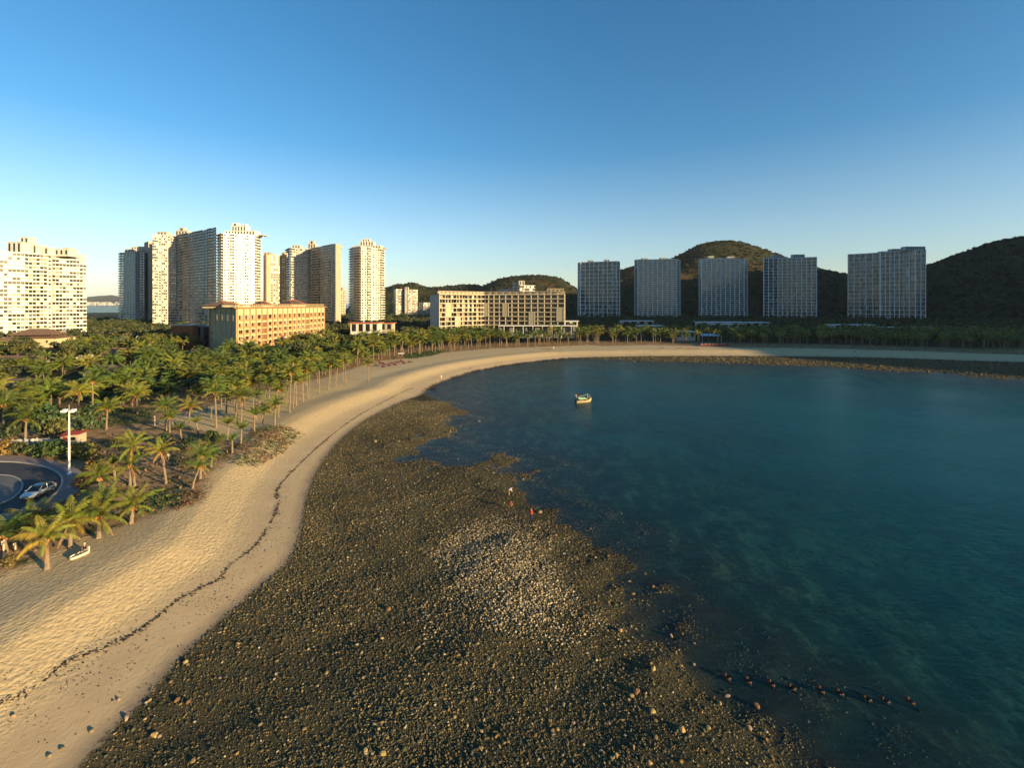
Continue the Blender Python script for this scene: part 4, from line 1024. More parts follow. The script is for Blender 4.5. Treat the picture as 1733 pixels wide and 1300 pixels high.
zC = px_line([(600, 622), (640, 611), (700, 603), (750, 596.5), (830, 589.5), (930, 585.5), (1014, 583.5), (1014, 571), (900, 573), (760, 578), (660, 590), (600, 603)], 2.4)
zD = px_line([(1035, 584), (1100, 582), (1240, 586), (1400, 588), (1550, 592), (1770, 600), (1770, 577), (1500, 571), (1200, 570), (1035, 572)], 2.4)
pal = []
for zid, (poly, dm, tr) in enumerate([(zB, 4.3, 4000), (zA, 6.3, 12000), (zC, 5.2, 9000), (zD, 6.8, 9000)]):
    for x, y in sample_region(poly, dm, tr, seed=zid + 3):
        if not infront(x, y, 1.12) and not (zid == 1 and infront(x, y, 1.5)) or not clear(x, y, 3): continue
        if any((x - a) ** 2 + (y - b) ** 2 < 9 for a, b in HANDXY): continue
        if zid == 1:      # keep the villa roofs, kiosk and blossoms in sight
            cpx = CX + x * F / y; cpy = HY + (H - 8) * F / y; hit = False
            for (a_, b_, c_, d_, D_) in ((0, 112, 555, 592, 268), (185, 228, 584, 602, 225), (312, 354, 584, 600, 222), (120, 175, 603, 632, 205), (158, 204, 612, 630, 182), (0, 62, 596, 612, 215), (200, 262, 682, 715, 130), (0, 45, 636, 652, 150)):
                m_ = 3.2 * F / y
                if y < D_ + 8 and a_ - m_ * .4 < cpx < b_ + m_ * .4 and c_ - m_ * .8 < cpy < d_ + m_ * .55: hit = True if D_ in (268, 205, 130) else prnd.random() < .5
            if hit: continue
        pal.append((math.hypot(x, y), x, y, zid))
pal.sort(key=lambda t: t[0] - (60 if t[3] in (0,) else 0) - (25 if t[3] == 2 else 0))
LAB = {0: ('tall slim palm standing on the shadow-striped sandy grove floor', 'palms in rows on the sandy grove floor'),
       1: ('bushy gold-green palm in the dense grove among the tiled villas', 'palms in the dense grove among the villas'),
       2: ('palm in the sunlit grove behind the far bend of the beach', 'palms along the far bend of the beach'),
       3: ('shaded palm in the strip behind the right-hand beach', 'palms in the strip behind the right beach')}
n_ind = 0; rest = []
NIND = 300 - len(DP)
for k, (d, x, y, zid) in enumerate(pal):
    r = random.Random(k * 7 + 1); zg = 2.3
    sc = {0: r.uniform(.85, 1.08), 1: r.uniform(.75, 1.1), 2: r.uniform(.95, 1.3), 3: r.uniform(.95, 1.25)}[zid]
    th = {0: r.uniform(.78, 1.22), 1: r.uniform(.35, .68), 2: r.uniform(.62, 1.0), 3: r.uniform(.8, 1.2)}[zid]
    if zid == 1 and y > 190: sc *= 1.1; th *= 1.15
    cs = {0: .80, 1: 1.22, 2: .88, 3: .92}[zid]
    if n_ind < NIND and infront(x, y):
        n_ind += 1
        root = empty('coconut_palm', (x, y, zg), r.uniform(0, 6.28), LAB[zid][0], 'palm', LAB[zid][1], sc); root.rotation_euler = (r.gauss(0, .045), r.gauss(0, .045), r.uniform(0, 6.28))
        tm, tp = r.choice(TRUNK); inst('trunk', tm, root, scl=(.8, .8, th))
        inst('crown', r.choice(CROWN), root, (tp.x * .8, tp.y * .8, tp.z * th), (r.uniform(-.08, .08), r.uniform(-.08, .08), r.uniform(0, 6.28)), (cs * r.uniform(.9, 1.1),) * 3, palm_color(r))
        if r.random() < .5: inst('coconut_cluster', COCO, root, (tp.x, tp.y, tp.z * th), (0, 0, r.uniform(0, 6)), (1.2,) * 3)
    else: rest.append((x, y, zg, sc, th, cs))
def palm_joined(seed, th):
    cm = crown_mesh('far_crown', 13, seed, [M['frond_i'], M['trunk']], n=9, wid=.2, Ls=.84)
    V = np.empty(len(cm.vertices) * 3); cm.vertices.foreach_get('co', V); V = V.reshape(-1, 3) + [0, 0, 8 * th]
    Q = [tuple(p_.vertices) for p_ in cm.polygons]; b = len(V); nt_ = 0
    ring = lambda z, r_: [(r_ * math.cos(a), r_ * math.sin(a), z) for a in np.linspace(0, 2 * math.pi, 5, endpoint=False)]
    V = np.vstack([V, ring(-.5, .2), ring(8 * th, .14)])
    for j in range(5): Q.append((b + j, b + (j + 1) % 5, b + 5 + (j + 1) % 5, b + 5 + j)); nt_ += 1
    me = np_mesh('far_palm', V, np.array(Q), [M['frond_i'], M['trunk']]); mi = np.zeros(len(Q), np.int32); mi[-nt_:] = 1; me.polygons.foreach_set('material_index', mi); return me
if rest:
    A = np.array(rest); n_ = len(A)
    src = [palm_joined(80 + k, th) for k, th in enumerate((.7, .85, 1.0, .8))]
    g = np.array(GREENS)[rng.integers(0, 6, n_)] * rng.uniform(.75, 1.15, (n_, 1))
    o = scatter('palm_grove', A[:, :3], np.column_stack([rng.uniform(-.06, .06, (n_, 2)), rng.uniform(0, 6.28, n_)]), np.repeat(A[:, 3:4], 3, 1), rng.integers(0, 4, n_), g, src)
    tag(o, 'far palms of the grove too distant to tell apart', 'palms', kind='stuff')
print('palms', len(pal), 'individual', n_ind, 'rest', len(rest))

ORD = ['nearest'] + [w_ + ' nearest' for w_ in 'second third fourth fifth sixth seventh eighth ninth tenth eleventh twelfth thirteenth fourteenth fifteenth sixteenth seventeenth eighteenth nineteenth twentieth'.split()]
def ordinal(k):
    if k < len(ORD): return ORD[k]
    t = {20: 'twenty', 30: 'thirty', 40: 'forty', 50: 'fifty'}; n_ = k + 1; u_ = n_ % 10
    if u_ == 0: return {30: 'thirtieth', 40: 'fortieth', 50: 'fiftieth', 60: 'sixtieth'}[n_] + ' nearest'
    return t[n_ - u_] + '-' + ['first', 'second', 'third', 'fourth', 'fifth', 'sixth', 'seventh', 'eighth', 'ninth'][u_ - 1] + ' nearest'
def rank_labels(objs, kind, marks, zoff=0.0):
    # every alike thing is named by its rank of nearness to a landmark seen beside it
    lists = {}
    for o in objs:
        x, y, z = o.location; z += zoff; px = CX + x * F / y; py = HY + (H - z) * F / y
        nm, dd = min(((m_[0], math.hypot(px - m_[1], (py - m_[2]) * 1.6)) for m_ in marks), key=lambda t: t[1]); lists.setdefault(nm, []).append((dd, o))
    for nm, l in lists.items():
        for k, (dd, o) in enumerate(sorted(l, key=lambda t: t[0])): o['label'] = '%s %s %s' % (kind, ordinal(k), nm)
PM = [('to the large tiled villa', 66, 572), ('to the cream villa at the left edge', 5, 585), ('to the thatch-brown low roof', 30, 606), ('to the brown curved roof', 207, 594), ('to the brown hipped roof', 336, 594),
      ('to the pale flowering bushes', 145, 612), ('to the grey-brown roof', 182, 622), ('to the curved street lamps', 222, 572), ('to the dark lawn', 220, 695), ('to the lamp post head', 117, 697),
      ('to the gable of the cream hotel', 378, 575), ('to the middle of the cream hotel', 460, 575), ('to the right end of the cream hotel', 548, 570), ('to the rust slat building', 308, 575), ('to the dim grey roof', 28, 645), ('to the fence palm', 43, 705),
      ('to the lone sand palm', 624, 620), ('to the grove corner palm', 466, 690), ('to the reddish-fronded palm', 364, 665), ('to the beach-row starting palm', 502, 640), ('to the white shelter', 679, 600), ('to the white pavilion', 615, 560), ('to the slim white mast', 746, 575),
      ('to the person in white', 937, 588), ('to the long white canopy', 880, 565), ('to the grass verge', 720, 598), ('to the red terrace', 1210, 580), ('to the second glass tower', 1110, 570), ('to the first glass tower', 1013, 570)]
for z_, kd in ((0, 'tall slim palm on the sandy grove floor,'), (1, 'bushy gold-green grove palm,'), (2, 'sunlit palm behind the far beach bend,'), (3, 'shaded palm behind the right beach,')):
    rank_labels([o for o in scn.objects if o.get('group') == LAB[z_][1]], kd, PM, 6.0)

# ------------------------------------------------------------------ broad-leaved trees and shrubs
def leafball(name, R_, n, q, seed, mats, lobes=7, flat=.75):
    r = np.random.default_rng(seed); V = []; Q = []
    cs = [(np.zeros(3), .78)] + [((lambda v: v / np.linalg.norm(v) * r.uniform(.45, .68))(r.normal(size=3) * [1, 1, .8]), r.uniform(.35, .55)) for _ in range(lobes)]
    for i in range(n):
        c, rad = cs[r.integers(0, len(cs))]; d = r.normal(size=3); d /= np.linalg.norm(d)
        p = (c + d * rad * r.uniform(.72, 1.05)); p = p * R_ * [1, 1, flat]
        nn = d * .8 + r.normal(size=3) * .55 + [0, 0, .3]; nn /= np.linalg.norm(nn)
        a = np.cross(nn, r.normal(size=3)); a /= np.linalg.norm(a); b = np.cross(nn, a); s = q * r.uniform(.7, 1.35)
        k = len(V); V += [p - a * s, p - b * s * .6, p + a * s, p + b * s * .6]; Q.append((k, k + 1, k + 2, k + 3))
    return np_mesh(name, np.array(V), np.array(Q), mats)
TREEC = [leafball('crown', 3.6, 520, .50, 200 + k, [M['leaf']]) for k in range(4)]
SHRUBC = [leafball('foliage', 1.0, 340, .14, 220 + k, [M['leaf']], 5, .8) for k in range(3)]
FARC = [leafball('far_crown', 3.6, 170, .80, 240 + k, [M['leaf_i']]) for k in range(4)]
HILLC = [leafball('hill_crown', 4.2, 46, 1.7, 260 + k, [M['leaf_i']], 4, .7) for k in range(3)]
tb = MB(); tb.tube([(0, 0, -.5), (.1, 0, 2.2), (.0, .15, 4.2)], [.28, .2, .12], M['bark'], 6)
for k in range(4):
    a = k * 1.6 + .4; tb.tube([(.05, .05, 2.4), (math.cos(a) * 1.1, math.sin(a) * 1.1, 4.0), (math.cos(a) * 1.9, math.sin(a) * 1.9, 5.4)], [.13, .08, .04], M['bark'], 5)
TREET = tb.mesh('trunk')
sb = MB()
for k in range(6):
    a = k * 1.05; sb.tube([(0, 0, -.1), (math.cos(a) * .35, math.sin(a) * .35, .45), (math.cos(a) * .6, math.sin(a) * .6, .85)], [.035, .025, .012], M['bark'], 4)
SHRUBT = sb.mesh('stem')
LEAFC = [(.045, .062, .016), (.06, .07, .018), (.035, .052, .016), (.075, .075, .02), (.05, .06, .025)]
def shrub(px, py, r_, label, col, z=2.4, hs=1.0, group=None):
    x, y = at(px, py, z); root = empty('shrub', (x, y, gz(x, y)), prnd.uniform(0, 6.28), label, 'shrub', group, r_)
    inst('foliage', prnd.choice(SHRUBC), root, (0, 0, .75 * hs), scl=(1, 1, hs), color=col); inst('stem', SHRUBT, root, scl=(1, 1, hs))
    return root
SG = (.045, .075, .028)
shrub(78, 738, 3.6, 'tall dark sea-grape bush left of the lamp post', SG, hs=1.25)
shrub(100, 742, 2.6, 'olive bush with yellowing tips close behind the lamp post', (.11, .11, .03), hs=1.1)
shrub(150, 731, 3.3, 'tall dark sea-grape bush right of the lamp post above the red-roofed kiosk', SG, hs=1.2)
shrub(20, 742, 2.4, 'dark bush behind the grey fence near the left edge', (.04, .06, .02))
shrub(10, 772, 2.0, 'yellow-orange flowering hedge bush at the left edge by the pavement', (.22, .14, .04))
shrub(35, 772, 1.8, 'mixed hedge bush with pale blossoms in front of the fence', (.08, .08, .03))
shrub(62, 774, 1.9, 'green hedge bush in front of the fence post', (.05, .075, .02))
shrub(84, 774, 2.1, 'dense green hedge bush left of the lamp post at the pavement', (.045, .075, .02))
shrub(104, 772, 2.0, 'dense green hedge bush directly behind the lamp post', (.04, .07, .018))
shrub(143, 766, 1.4, 'green shrub below the red-roofed kiosk', (.045, .07, .02))
shrub(128, 776, 1.8, 'bright yellow shrub right beside the lamp post', (.24, .18, .03))
shrub(150, 780, 2.0, 'yellow-green shrub at the end of the hedge', (.15, .14, .03))
shrub(160, 797, 1.6, 'round orange-yellow shrub by the pavement end', (.26, .15, .03))
shrub(140, 826, 1.5, 'orange scrubby bush beside the brick pavement', (.20, .12, .03))
shrub(200, 758, 1.4, 'small bush on the brown scrub slope', (.07, .07, .02))
shrub(275, 752, 1.6, 'dark fan-leaved bush on the scrub near the sandy path', (.03, .05, .018))
shrub(318, 760, 1.7, 'dark bush beside the orange-trunked sapling palm', (.025, .045, .018))
shrub(358, 745, 1.5, 'leafy bush between the sapling palms', (.05, .07, .02))
shrub(372, 748, 1.1, 'low bush at the foot of the upright sapling palm', (.05, .075, .02))
shrub(310, 790, 1.0, 'low bush in the middle of the brown scrub', (.05, .055, .02))
shrub(30, 910, 1.4, 'scrubby bush under the road edge at lower left', (.07, .06, .02))
shrub(95, 890, 1.3, 'dark bush between the low bushy palms', (.045, .06, .02))
shrub(140, 870, 1.4, 'dark bush behind the sand-edge palms', (.05, .06, .02))
shrub(12, 960, .9, 'dry clump of scrub at the left edge of the sand', (.12, .09, .03))
for k, (px, py) in enumerate([(137, 624), (150, 622), (165, 626)]):
    shrub(px, py, 2.4, ['pale cream flowering bush, left of three among the palms', 'pale cream flowering bush, middle of three among the palms', 'grey-green dusty bush, right of the pale flowering ones'][k], [(.34, .32, .20), (.36, .33, .22), (.13, .16, .11)][k], z=2.4, hs=1.6)
shrub(232, 591, 2.6, 'rust-brown bush beside the curved street lamps', (.15, .07, .025), hs=1.3)
# individual trees: nearest of the wooded land, then one wood beyond
wood = []
zones = [px_line([(-120, 600), (100, 590), (250, 586), (420, 580), (560, 583), (650, 590), (760, 580), (900, 576), (1010, 575), (1040, 580), (1200, 579), (1500, 582), (1800, 588), (1800, 549), (1500, 549), (1000, 549), (600, 549), (200, 549), (-120, 560)], 2.4)]
zones.append([(-560, 620), (-300, 620), (0, 640), (560, 640), (700, 620), (760, 900), (300, 930), (-200, 1000), (-620, 1000)])
z2 = [(-560, 430), (760, 430), (760, 640), (-560, 640)]
for x, y in sample_region(zones[0], 7.0, 30000, seed=21) : wood.append((x, y))
for x, y in sample_region(z2, 8.5, 30000, seed=22): wood.append((x, y))
for x, y in sample_region(zones[1], 10.5, 30000, seed=23): wood.append((x, y))
for x, y in sample_region(zA, 9.0, 6000, seed=24): wood.append((x, y))
wood = [(math.hypot(x, y), x, y) for x, y in wood if infront(x, y, 1.2) and clear(x, y, 2.5)]
wood.sort()
NT = 150; k_ = 0; farw = []
for i, (d, x, y) in enumerate(wood):
    r = random.Random(i); s = r.uniform(.75, 1.25); inA = y < 250 and x < -40 and x > -y * 1.2
    hh = r.uniform(.5, .75) if inA and y < 200 else r.uniform(.85, 1.25)
    if k_ < NT and d < 420:
        lab, grp = ('low dark broad-leaved tree filling the gaps between grove palms', 'broad-leaved trees under the grove palms') if inA else (('dark broad-leaved tree in the wood in front of the left towers', 'trees before the left towers') if x < 0 else ('dark broad-leaved tree behind the right-hand palms', 'trees behind the right palms'))
        root = empty('broadleaf_tree', (x, y, 2.3), r.uniform(0, 6.28), lab, 'tree', grp, s)
        inst('crown', r.choice(TREEC), root, (0, 0, 5.4 * hh), scl=(1, 1, hh), color=r.choice(LEAFC)); inst('trunk', TREET, root, scl=(1, 1, hh)); k_ += 1
    else: farw.append((x, y, 2.5 + 5.0 * hh, s * 1.05, hh))
for g_, kd in (('broad-leaved trees under the grove palms', 'low dark broad-leaved grove tree,'), ('trees before the left towers', 'broad-leaved tree before the left towers,'), ('trees behind the right palms', 'broad-leaved tree behind the right palms,')):
    rank_labels([o for o in scn.objects if o.get('group') == g_], kd, PM, 5.0)
A = np.array(farw); n_ = len(A)
tint = np.array(LEAFC)[rng.integers(0, 5, n_)] * rng.uniform(.7, 1.2, (n_, 1))
o = scatter('woodland', A[:, :3], np.column_stack([rng.uniform(-.2, .2, (n_, 2)), rng.uniform(0, 6.28, n_)]), np.column_stack([A[:, 3], A[:, 3], A[:, 3] * A[:, 4]]), rng.integers(0, 4, n_), tint, FARC)
tag(o, 'dark wood filling the flat land between beach groves, towers and hills', 'wood', kind='stuff')
# scrub forest on the hills
P = np.vstack(HILLPTS); P = P[np.abs(P[:, 0]) < P[:, 1] * 1.25]; n_ = len(P); P[:, 2] += .8
tint = np.array([(.026, .036, .011), (.038, .044, .014), (.05, .044, .016), (.022, .032, .011)])[rng.integers(0, 4, n_)] * rng.uniform(.75, 1.3, (n_, 1))
s = rng.uniform(.45, 1.15, n_)
o = scatter('hill_forest', P, np.column_stack([rng.uniform(-.2, .2, (n_, 2)), rng.uniform(0, 6.28, n_)]), np.column_stack([s, s, s * rng.uniform(.6, 1.0, n_)]), rng.integers(0, 3, n_), tint, HILLC)
tag(o, 'scrubby forest covering the hill slopes', 'forest', kind='stuff')
print('trees', k_, 'wood', len(farw), 'hill', n_)
# creeping ground cover patches
def cover(name, label, polys, dens, cols, size=.16):
    V = []; Q = []; T = []
    for poly, cl in polys:
        poly = np.array(px_line(poly, 2.3)); lo, hi = poly.min(0), poly.max(0); n = int((hi - lo).prod() * dens)
        c = rng.uniform(lo, hi, (n, 2)); sd = poly_sd(c, poly) + rng.normal(0, .5, n); c = c[sd > 0]; zz = ground_z(c[:, 0], c[:, 1])
        for (x, y), z in zip(c, zz):
            a = rng.uniform(0, 6.28); s = size * rng.uniform(.6, 1.5); h = rng.uniform(.03, .28); t = rng.normal(0, .5, 2)
            p = np.array([x, y, z + h]); u = np.array([math.cos(a), math.sin(a), t[0]]) * s; v = np.array([-math.sin(a), math.cos(a), t[1]]) * s * .6
            k = len(V); V += [p - u, p - v, p + u, p + v]; Q.append((k, k + 1, k + 2, k + 3))
            cc = np.array(cl[0] if math.sin(x * .9) + math.cos(y * .7 + x * .3) + rng.normal(0, .8) > .1 else cl[1]); T += [(*cc, 1)] * 4
    me = np_mesh(name, np.array(V), np.array(Q), [M['cover']]); vattr(me, 'tint', T, 'FLOAT_COLOR')
    tag(inst(name, me), label, 'ground cover', kind='stuff')
cover('creeper_patch', 'green and brown creeper patch reaching onto the sand by the saplings', [([(400, 772), (396, 790), (430, 786), (470, 765), (510, 727), (480, 722), (430, 728), (410, 745)], ((.07, .085, .02), (.13, .07, .03)))], 14, None)
cover('creeper_mat', 'bright green creeper mat with brown rim below the curved palm', [([(232, 868), (262, 874), (306, 852), (310, 836), (280, 832), (245, 842)], ((.045, .09, .02), (.06, .08, .02))), ([(300, 868), (345, 848), (338, 832), (306, 838)], ((.14, .07, .03), (.10, .06, .03)))], 16, None, .14)
cover('scrub', 'dry brown and green scrub between the road and the sand', [([(0, 968), (70, 938), (150, 900), (235, 878), (335, 842), (350, 806), (385, 778), (405, 752), (330, 738), (180, 736), (140, 800), (110, 850), (30, 890), (0, 900)], ((.20, .115, .05), (.10, .09, .03)))], 1.9, None, .2)
cover('lawn', 'dark green lawn at the grove edge left of the sandy floor', [([(168, 728), (262, 712), (255, 694), (200, 692), (170, 704)], ((.03, .06, .015), (.04, .06, .016)))], 9, None, .16)
cover('grass_verge', 'green grass under the palms behind the loungers', [([(683, 607), (700, 608), (735, 602), (752, 597), (752, 592), (700, 598), (683, 600)], ((.03, .07, .015), (.04, .065, .016)))], 3, None, .3)
# ------------------------------------------------------------------ reef stones
def stone_mesh(name, seed, m, sub=1):
    bm = bmesh.new(); bmesh.ops.create_icosphere(bm, subdivisions=sub, radius=1.0); r = np.random.default_rng(seed)
    ax = r.normal(size=(7, 3)); ax /= np.linalg.norm(ax, axis=1)[:, None]; cut = r.uniform(.55, .9, 7)
    st = np.array([1.0, r.uniform(.65, .95), r.uniform(.5, .75)])
    for v in bm.verts:
        c = np.array(v.co); c = c * (1 + r.uniform(-.10, .10))
        for a, k in zip(ax, cut):
            d = c @ a
            if d > k: c = c - a * (d - k)
        v.co = c * st
    me = bpy.data.meshes.new(name); bm.to_mesh(me); bm.free(); me.materials.append(m); return me
STI = [stone_mesh('small_stone', 300 + k, M['stone_i'], 1) for k in range(7)]
STB = [stone_mesh('reef_stone', 320 + k, M['stone'], 2) for k in range(6)]
SCOL = [(.13, .095, .036), (.17, .12, .045), (.085, .078, .045), (.22, .16, .07), (.06, .055, .032), (.12, .105, .065), (.045, .055, .04), (.055, .06, .03), (.07, .075, .06), (.30, .25, .16)]  # last tone puts pale glints of light into the stone colour
PALE = [(.26, .20, .11), (.34, .27, .155), (.17, .14, .09), (.40, .32, .19), (.14, .12, .08)]
rr_ = np.random.default_rng(77)
def reef_points(n, xlo, xhi, ylo, yhi):
    x = rr_.uniform(xlo, xhi, n); y = rr_.uniform(ylo, yhi, n); z, b, dw, dv = ground_z(x, y, True); return x, y, z, b, dw
def pale_patch(x, y):
    # heap of paler rubble in the middle of the flat
    c = px_line([(770, 885), (860, 870), (935, 920), (960, 990), (985, 1050), (950, 1095), (880, 1080), (830, 1065), (748, 1045), (732, 945)], .2)
    return np.clip((poly_sd(np.column_stack([x, y]), c) + 2.2 * wob(x, y, .55, 11) + 1.2 * wob(x, y, 1.7, 5)) / 4.5 + .4, 0, 1)
N0 = 800000
# near flat; density falls with distance because stones only need to be told apart nearby
x = rr_.uniform(-46, 40, N0); y = 20 + 125 * rr_.uniform(0, 1, N0) ** 1.25
k = np.abs(x) < y * 1.15 + 4; x, y = x[k], y[k]
z, b, dw, dv = ground_z(x, y, True)
cl = wob(x, y, .33, 5) * .5 + wob(x, y, .9, 2) * .35
pb = np.clip((b + .35) / .9, 0, 1) * np.where(z > -.02, 1, np.clip(1 + z / .42, 0, 1) ** 2.0 * .8 * np.clip(.3 + wob(x, y, .8, 3) * 1.2, .03, 1.4)) * np.clip(.78 + cl * .55, .12, 1)
pb = np.where((b < -.3) & (b > -4), .004, pb)
pb = np.where((dw > 3) & (dw < 14), np.maximum(pb, .012), pb)
k = rr_.uniform(0, 1, len(x)) < pb * .92; x, y, z, b, dw = x[k], y[k], z[k], b[k], dw[k]
pp = pale_patch(x, y); d = np.hypot(x, y)
s = np.exp(rr_.normal(0, .48, len(x))) * .037 * (1 + .25 * np.clip(wob(x, y, .12, 9), -1, 1)) * (1 + .0045 * d) * (1 + .6 * pp)
s = np.clip(s, .018, .15)
n_ = len(x); ci = rr_.choice(10, n_, p=[.16, .1, .15, .06, .15, .1, .1, .1, .06, .02]); base = np.array(SCOL)[ci]; pal_ = np.array(PALE)[rr_.integers(0, 5, n_)]
usep = (rr_.uniform(0, 1, n_) < (.04 + .75 * pp))[:, None]
tint = np.where(usep, pal_, base * .9) * rr_.uniform(.65, 1.25, (n_, 1)) * (1 + .38 * np.clip(wob(x, y, .16, 7), -1, 1))[:, None]
o = scatter('reef_stones', np.column_stack([x, y, z + s * .15]), np.column_stack([rr_.normal(0, .35, n_), rr_.normal(0, .35, n_), rr_.uniform(0, 6.28, n_)]), np.repeat(s[:, None], 3, 1) * rr_.uniform(.8, 1.3, (n_, 3)), rr_.integers(0, 7, n_), tint, STI)
tag(o, 'countless small brown stones covering the reef flat beside the beach', 'stones', kind='stuff')
print('stones', n_)
# right-hand shore band
x = rr_.uniform(20, 330, 60000); y = rr_.uniform(180, 300, 60000); z, b, dw, dv = ground_z(x, y, True)
k = (b > -.5) & (dw < 6) & (rr_.uniform(0, 1, len(x)) < np.clip(1 - (dw + 1) / 6, 0, 1)) & (x < y * 1.2) & (x > 25); x, y, z, b, dw = x[k], y[k], z[k], b[k], dw[k]
n_ = len(x); s = np.clip(np.exp(rr_.normal(0, .4, n_)) * .26, .1, .75); tint = np.array(SCOL)[rr_.integers(0, 6, n_)] * rr_.uniform(.5, 1.1, (n_, 1))
o = scatter('far_reef_stones', np.column_stack([x, y, z]), np.column_stack([rr_.normal(0, .3, n_), rr_.normal(0, .3, n_), rr_.uniform(0, 6.28, n_)]), np.repeat(s[:, None], 3, 1) * rr_.uniform(.8, 1.3, (n_, 3)), rr_.integers(0, 7, n_), tint, STI)
tag(o, 'dark stones along the water line of the right-hand shore', 'stones', kind='stuff')
# single stones with places of their own
def stone(px, py, r_, label, col=None, z=None, group=None, fl=1.0):
    x, y = at(px, py, .2); zz = gz(x, y) if z is None else z
    o = inst('reef_stone', prnd.choice(STB), None, (x, y, zz + r_ * .28 * fl), (prnd.uniform(-.3, .3), prnd.uniform(-.3, .3), prnd.uniform(0, 6.28)), (r_, r_ * prnd.uniform(.8, 1.1), r_ * fl), col or prnd.choice(SCOL))
    return tag(o, label, 'stone', group)
Y_ = (.30, .22, .09); PK = (.27, .20, .13); OR = (.17, .095, .045)
for a in [((23, 1237), .17, 'pale stone lying alone on the smooth sand, farthest left at the bottom', PK), ((200, 1194), .19, 'pale wedge-shaped stone alone on the sand with a long shadow', PK),
          ((155, 1247), .18, 'dark-shadowed stone on the sand nearest the reef edge at the bottom left', (.2, .16, .09)), ((213, 1223), .26, 'cream angular stone sitting on the sand at the reef edge', PK),
          ((262, 1247), .30, 'big yellow stone standing among dark stones at the reef corner', Y_), ((314, 1126), .22, 'yellow stone at the upper bend of the reef edge', Y_),
          ((84, 1292), .15, 'small stone with shadow on the sand at the bottom edge', (.2, .16, .09)), ((105, 1278), .16, 'dark stone on the sand beside the reef at the bottom edge', (.12, .1, .06)),
          ((300, 1190), .24, 'ochre stone in the dark cobbles near the yellow corner stone', OR), ((318, 1193), .22, 'brown flat stone right of the ochre one in the dark cobbles', OR),
          ((657, 1031), .36, 'orange-brown flat slab lying in the middle of the reef flat', OR), ((646, 1083), .20, 'pale yellow stone in the middle of the reef flat below the slab', Y_),
          ((878, 1061), .26, 'cream oblong stone at the lower rim of the pale rubble heap', PK), ((648, 1278), .27, 'yellow stone near the middle of the bottom edge', Y_), ((618, 1272), .20, 'pale yellow stone left of the bottom-edge yellow stone', Y_),
          ((672, 1182), .18, 'brown stone in the lower middle of the reef flat', OR), ((913, 867), .42, 'rounded boulder just beyond the person in red', (.2, .16, .09)), ((928, 882), .25, 'smaller boulder right of the person in red', (.2, .14, .08)),
          ((939, 909), .34, 'reddish pair-like boulder on the reef rim below the person in red', OR), ((810, 712), .55, 'dark rounded boulder standing in shallow water off the reef tip', (.09, .075, .06)), ((762, 731), .5, 'low dark boulder in shallow water nearer the reef tip', (.09, .07, .05)),
          ((635, 748), .42, 'pale boulder on the reef near the inner cove', (.22, .18, .11)), ((675, 749), .38, 'second pale boulder on the reef right of the first near the cove', (.22, .18, .12)),
          ((1077, 1175), .30, 'reddish boulder on the lower right rim of the reef', OR), ((1069, 1182), .24, 'yellowish stone next to the reddish boulder on the lower reef rim', Y_), ((1106, 1137), .30, 'yellow boulder at the outer rim of the reef, lower right', Y_),
          ((1049, 1066), .30, 'brown boulder at the reef rim in the middle right', (.22, .16, .08)), ((1136, 1073), .22, 'pinkish stone standing in the shallows beyond the rim', PK), ((1105, 990), .22, 'reddish stone in the shallows above the rim', OR),
          ((1071, 1002), .24, 'reddish boulder in shallows left of the higher one', OR), ((1092, 967), .22, 'reddish stone farthest out in the shallows', OR), ((1008, 944), .2, 'small brown stone in shallows near the reef rim', (.2, .14, .08)),
          ((1231, 1174), .24, 'pink-brown stone inshore of the row of broken posts', PK), ((1281, 1190), .28, 'reddish weedy stone below the row of broken posts', OR), ((1218, 1188), .24, 'yellow-brown stone at the shore end of the row of posts', Y_),
          ((1268, 1230), .2, 'light stone beside small foam in the lower shallows', PK), ((1296, 1250), .2, 'brownish stone at the last tip of the reef at the bottom right', OR), ((1154, 1240), .28, 'yellow-green stone in the lower right corner of the reef', Y_),
          ((1104, 1208), .26, 'yellow-brown block on the lower reef, left of the last tip', Y_), ((1074, 612.5), .9, 'dark rock standing in the water off the far beach', (.05, .045, .04)), ((1571, 630), .8, 'dark rock in the water off the right shore, left one', (.05, .045, .04)), ((1600, 631), .8, 'dark rock in the water off the right shore, right one', (.05, .045, .04))]:
    (px, py), r_, lb, cl = a; stone(px, py, r_, lb, cl)
# further larger stones, alike
cnt = 0
while cnt < 255:
    px = prnd.uniform(150, 1330); py = prnd.uniform(760, 1298); x, y = at(px, py, .15)
    zz, b, dw, dv = [float(q_[0]) for q_ in ground_z(x, y, True)]
    if b < .3 or dw > 1.5: continue
    r_ = prnd.uniform(.10, .18) * (1 + .004 * y)
    o = inst('reef_stone', prnd.choice(STB), None, (x, y, zz + r_ * .2), (prnd.uniform(-.3, .3), prnd.uniform(-.3, .3), prnd.uniform(0, 6.28)), (r_, r_ * prnd.uniform(.75, 1.1), r_ * prnd.uniform(.7, 1.1)), prnd.choice(SCOL + [(.24, .17, .075), (.27, .19, .08), (.25, .19, .13)]))
    tag(o, 'larger yellowish-brown stone lying among the small stones of the reef flat', 'stone', 'larger stones strewn over the reef flat'); cnt += 1

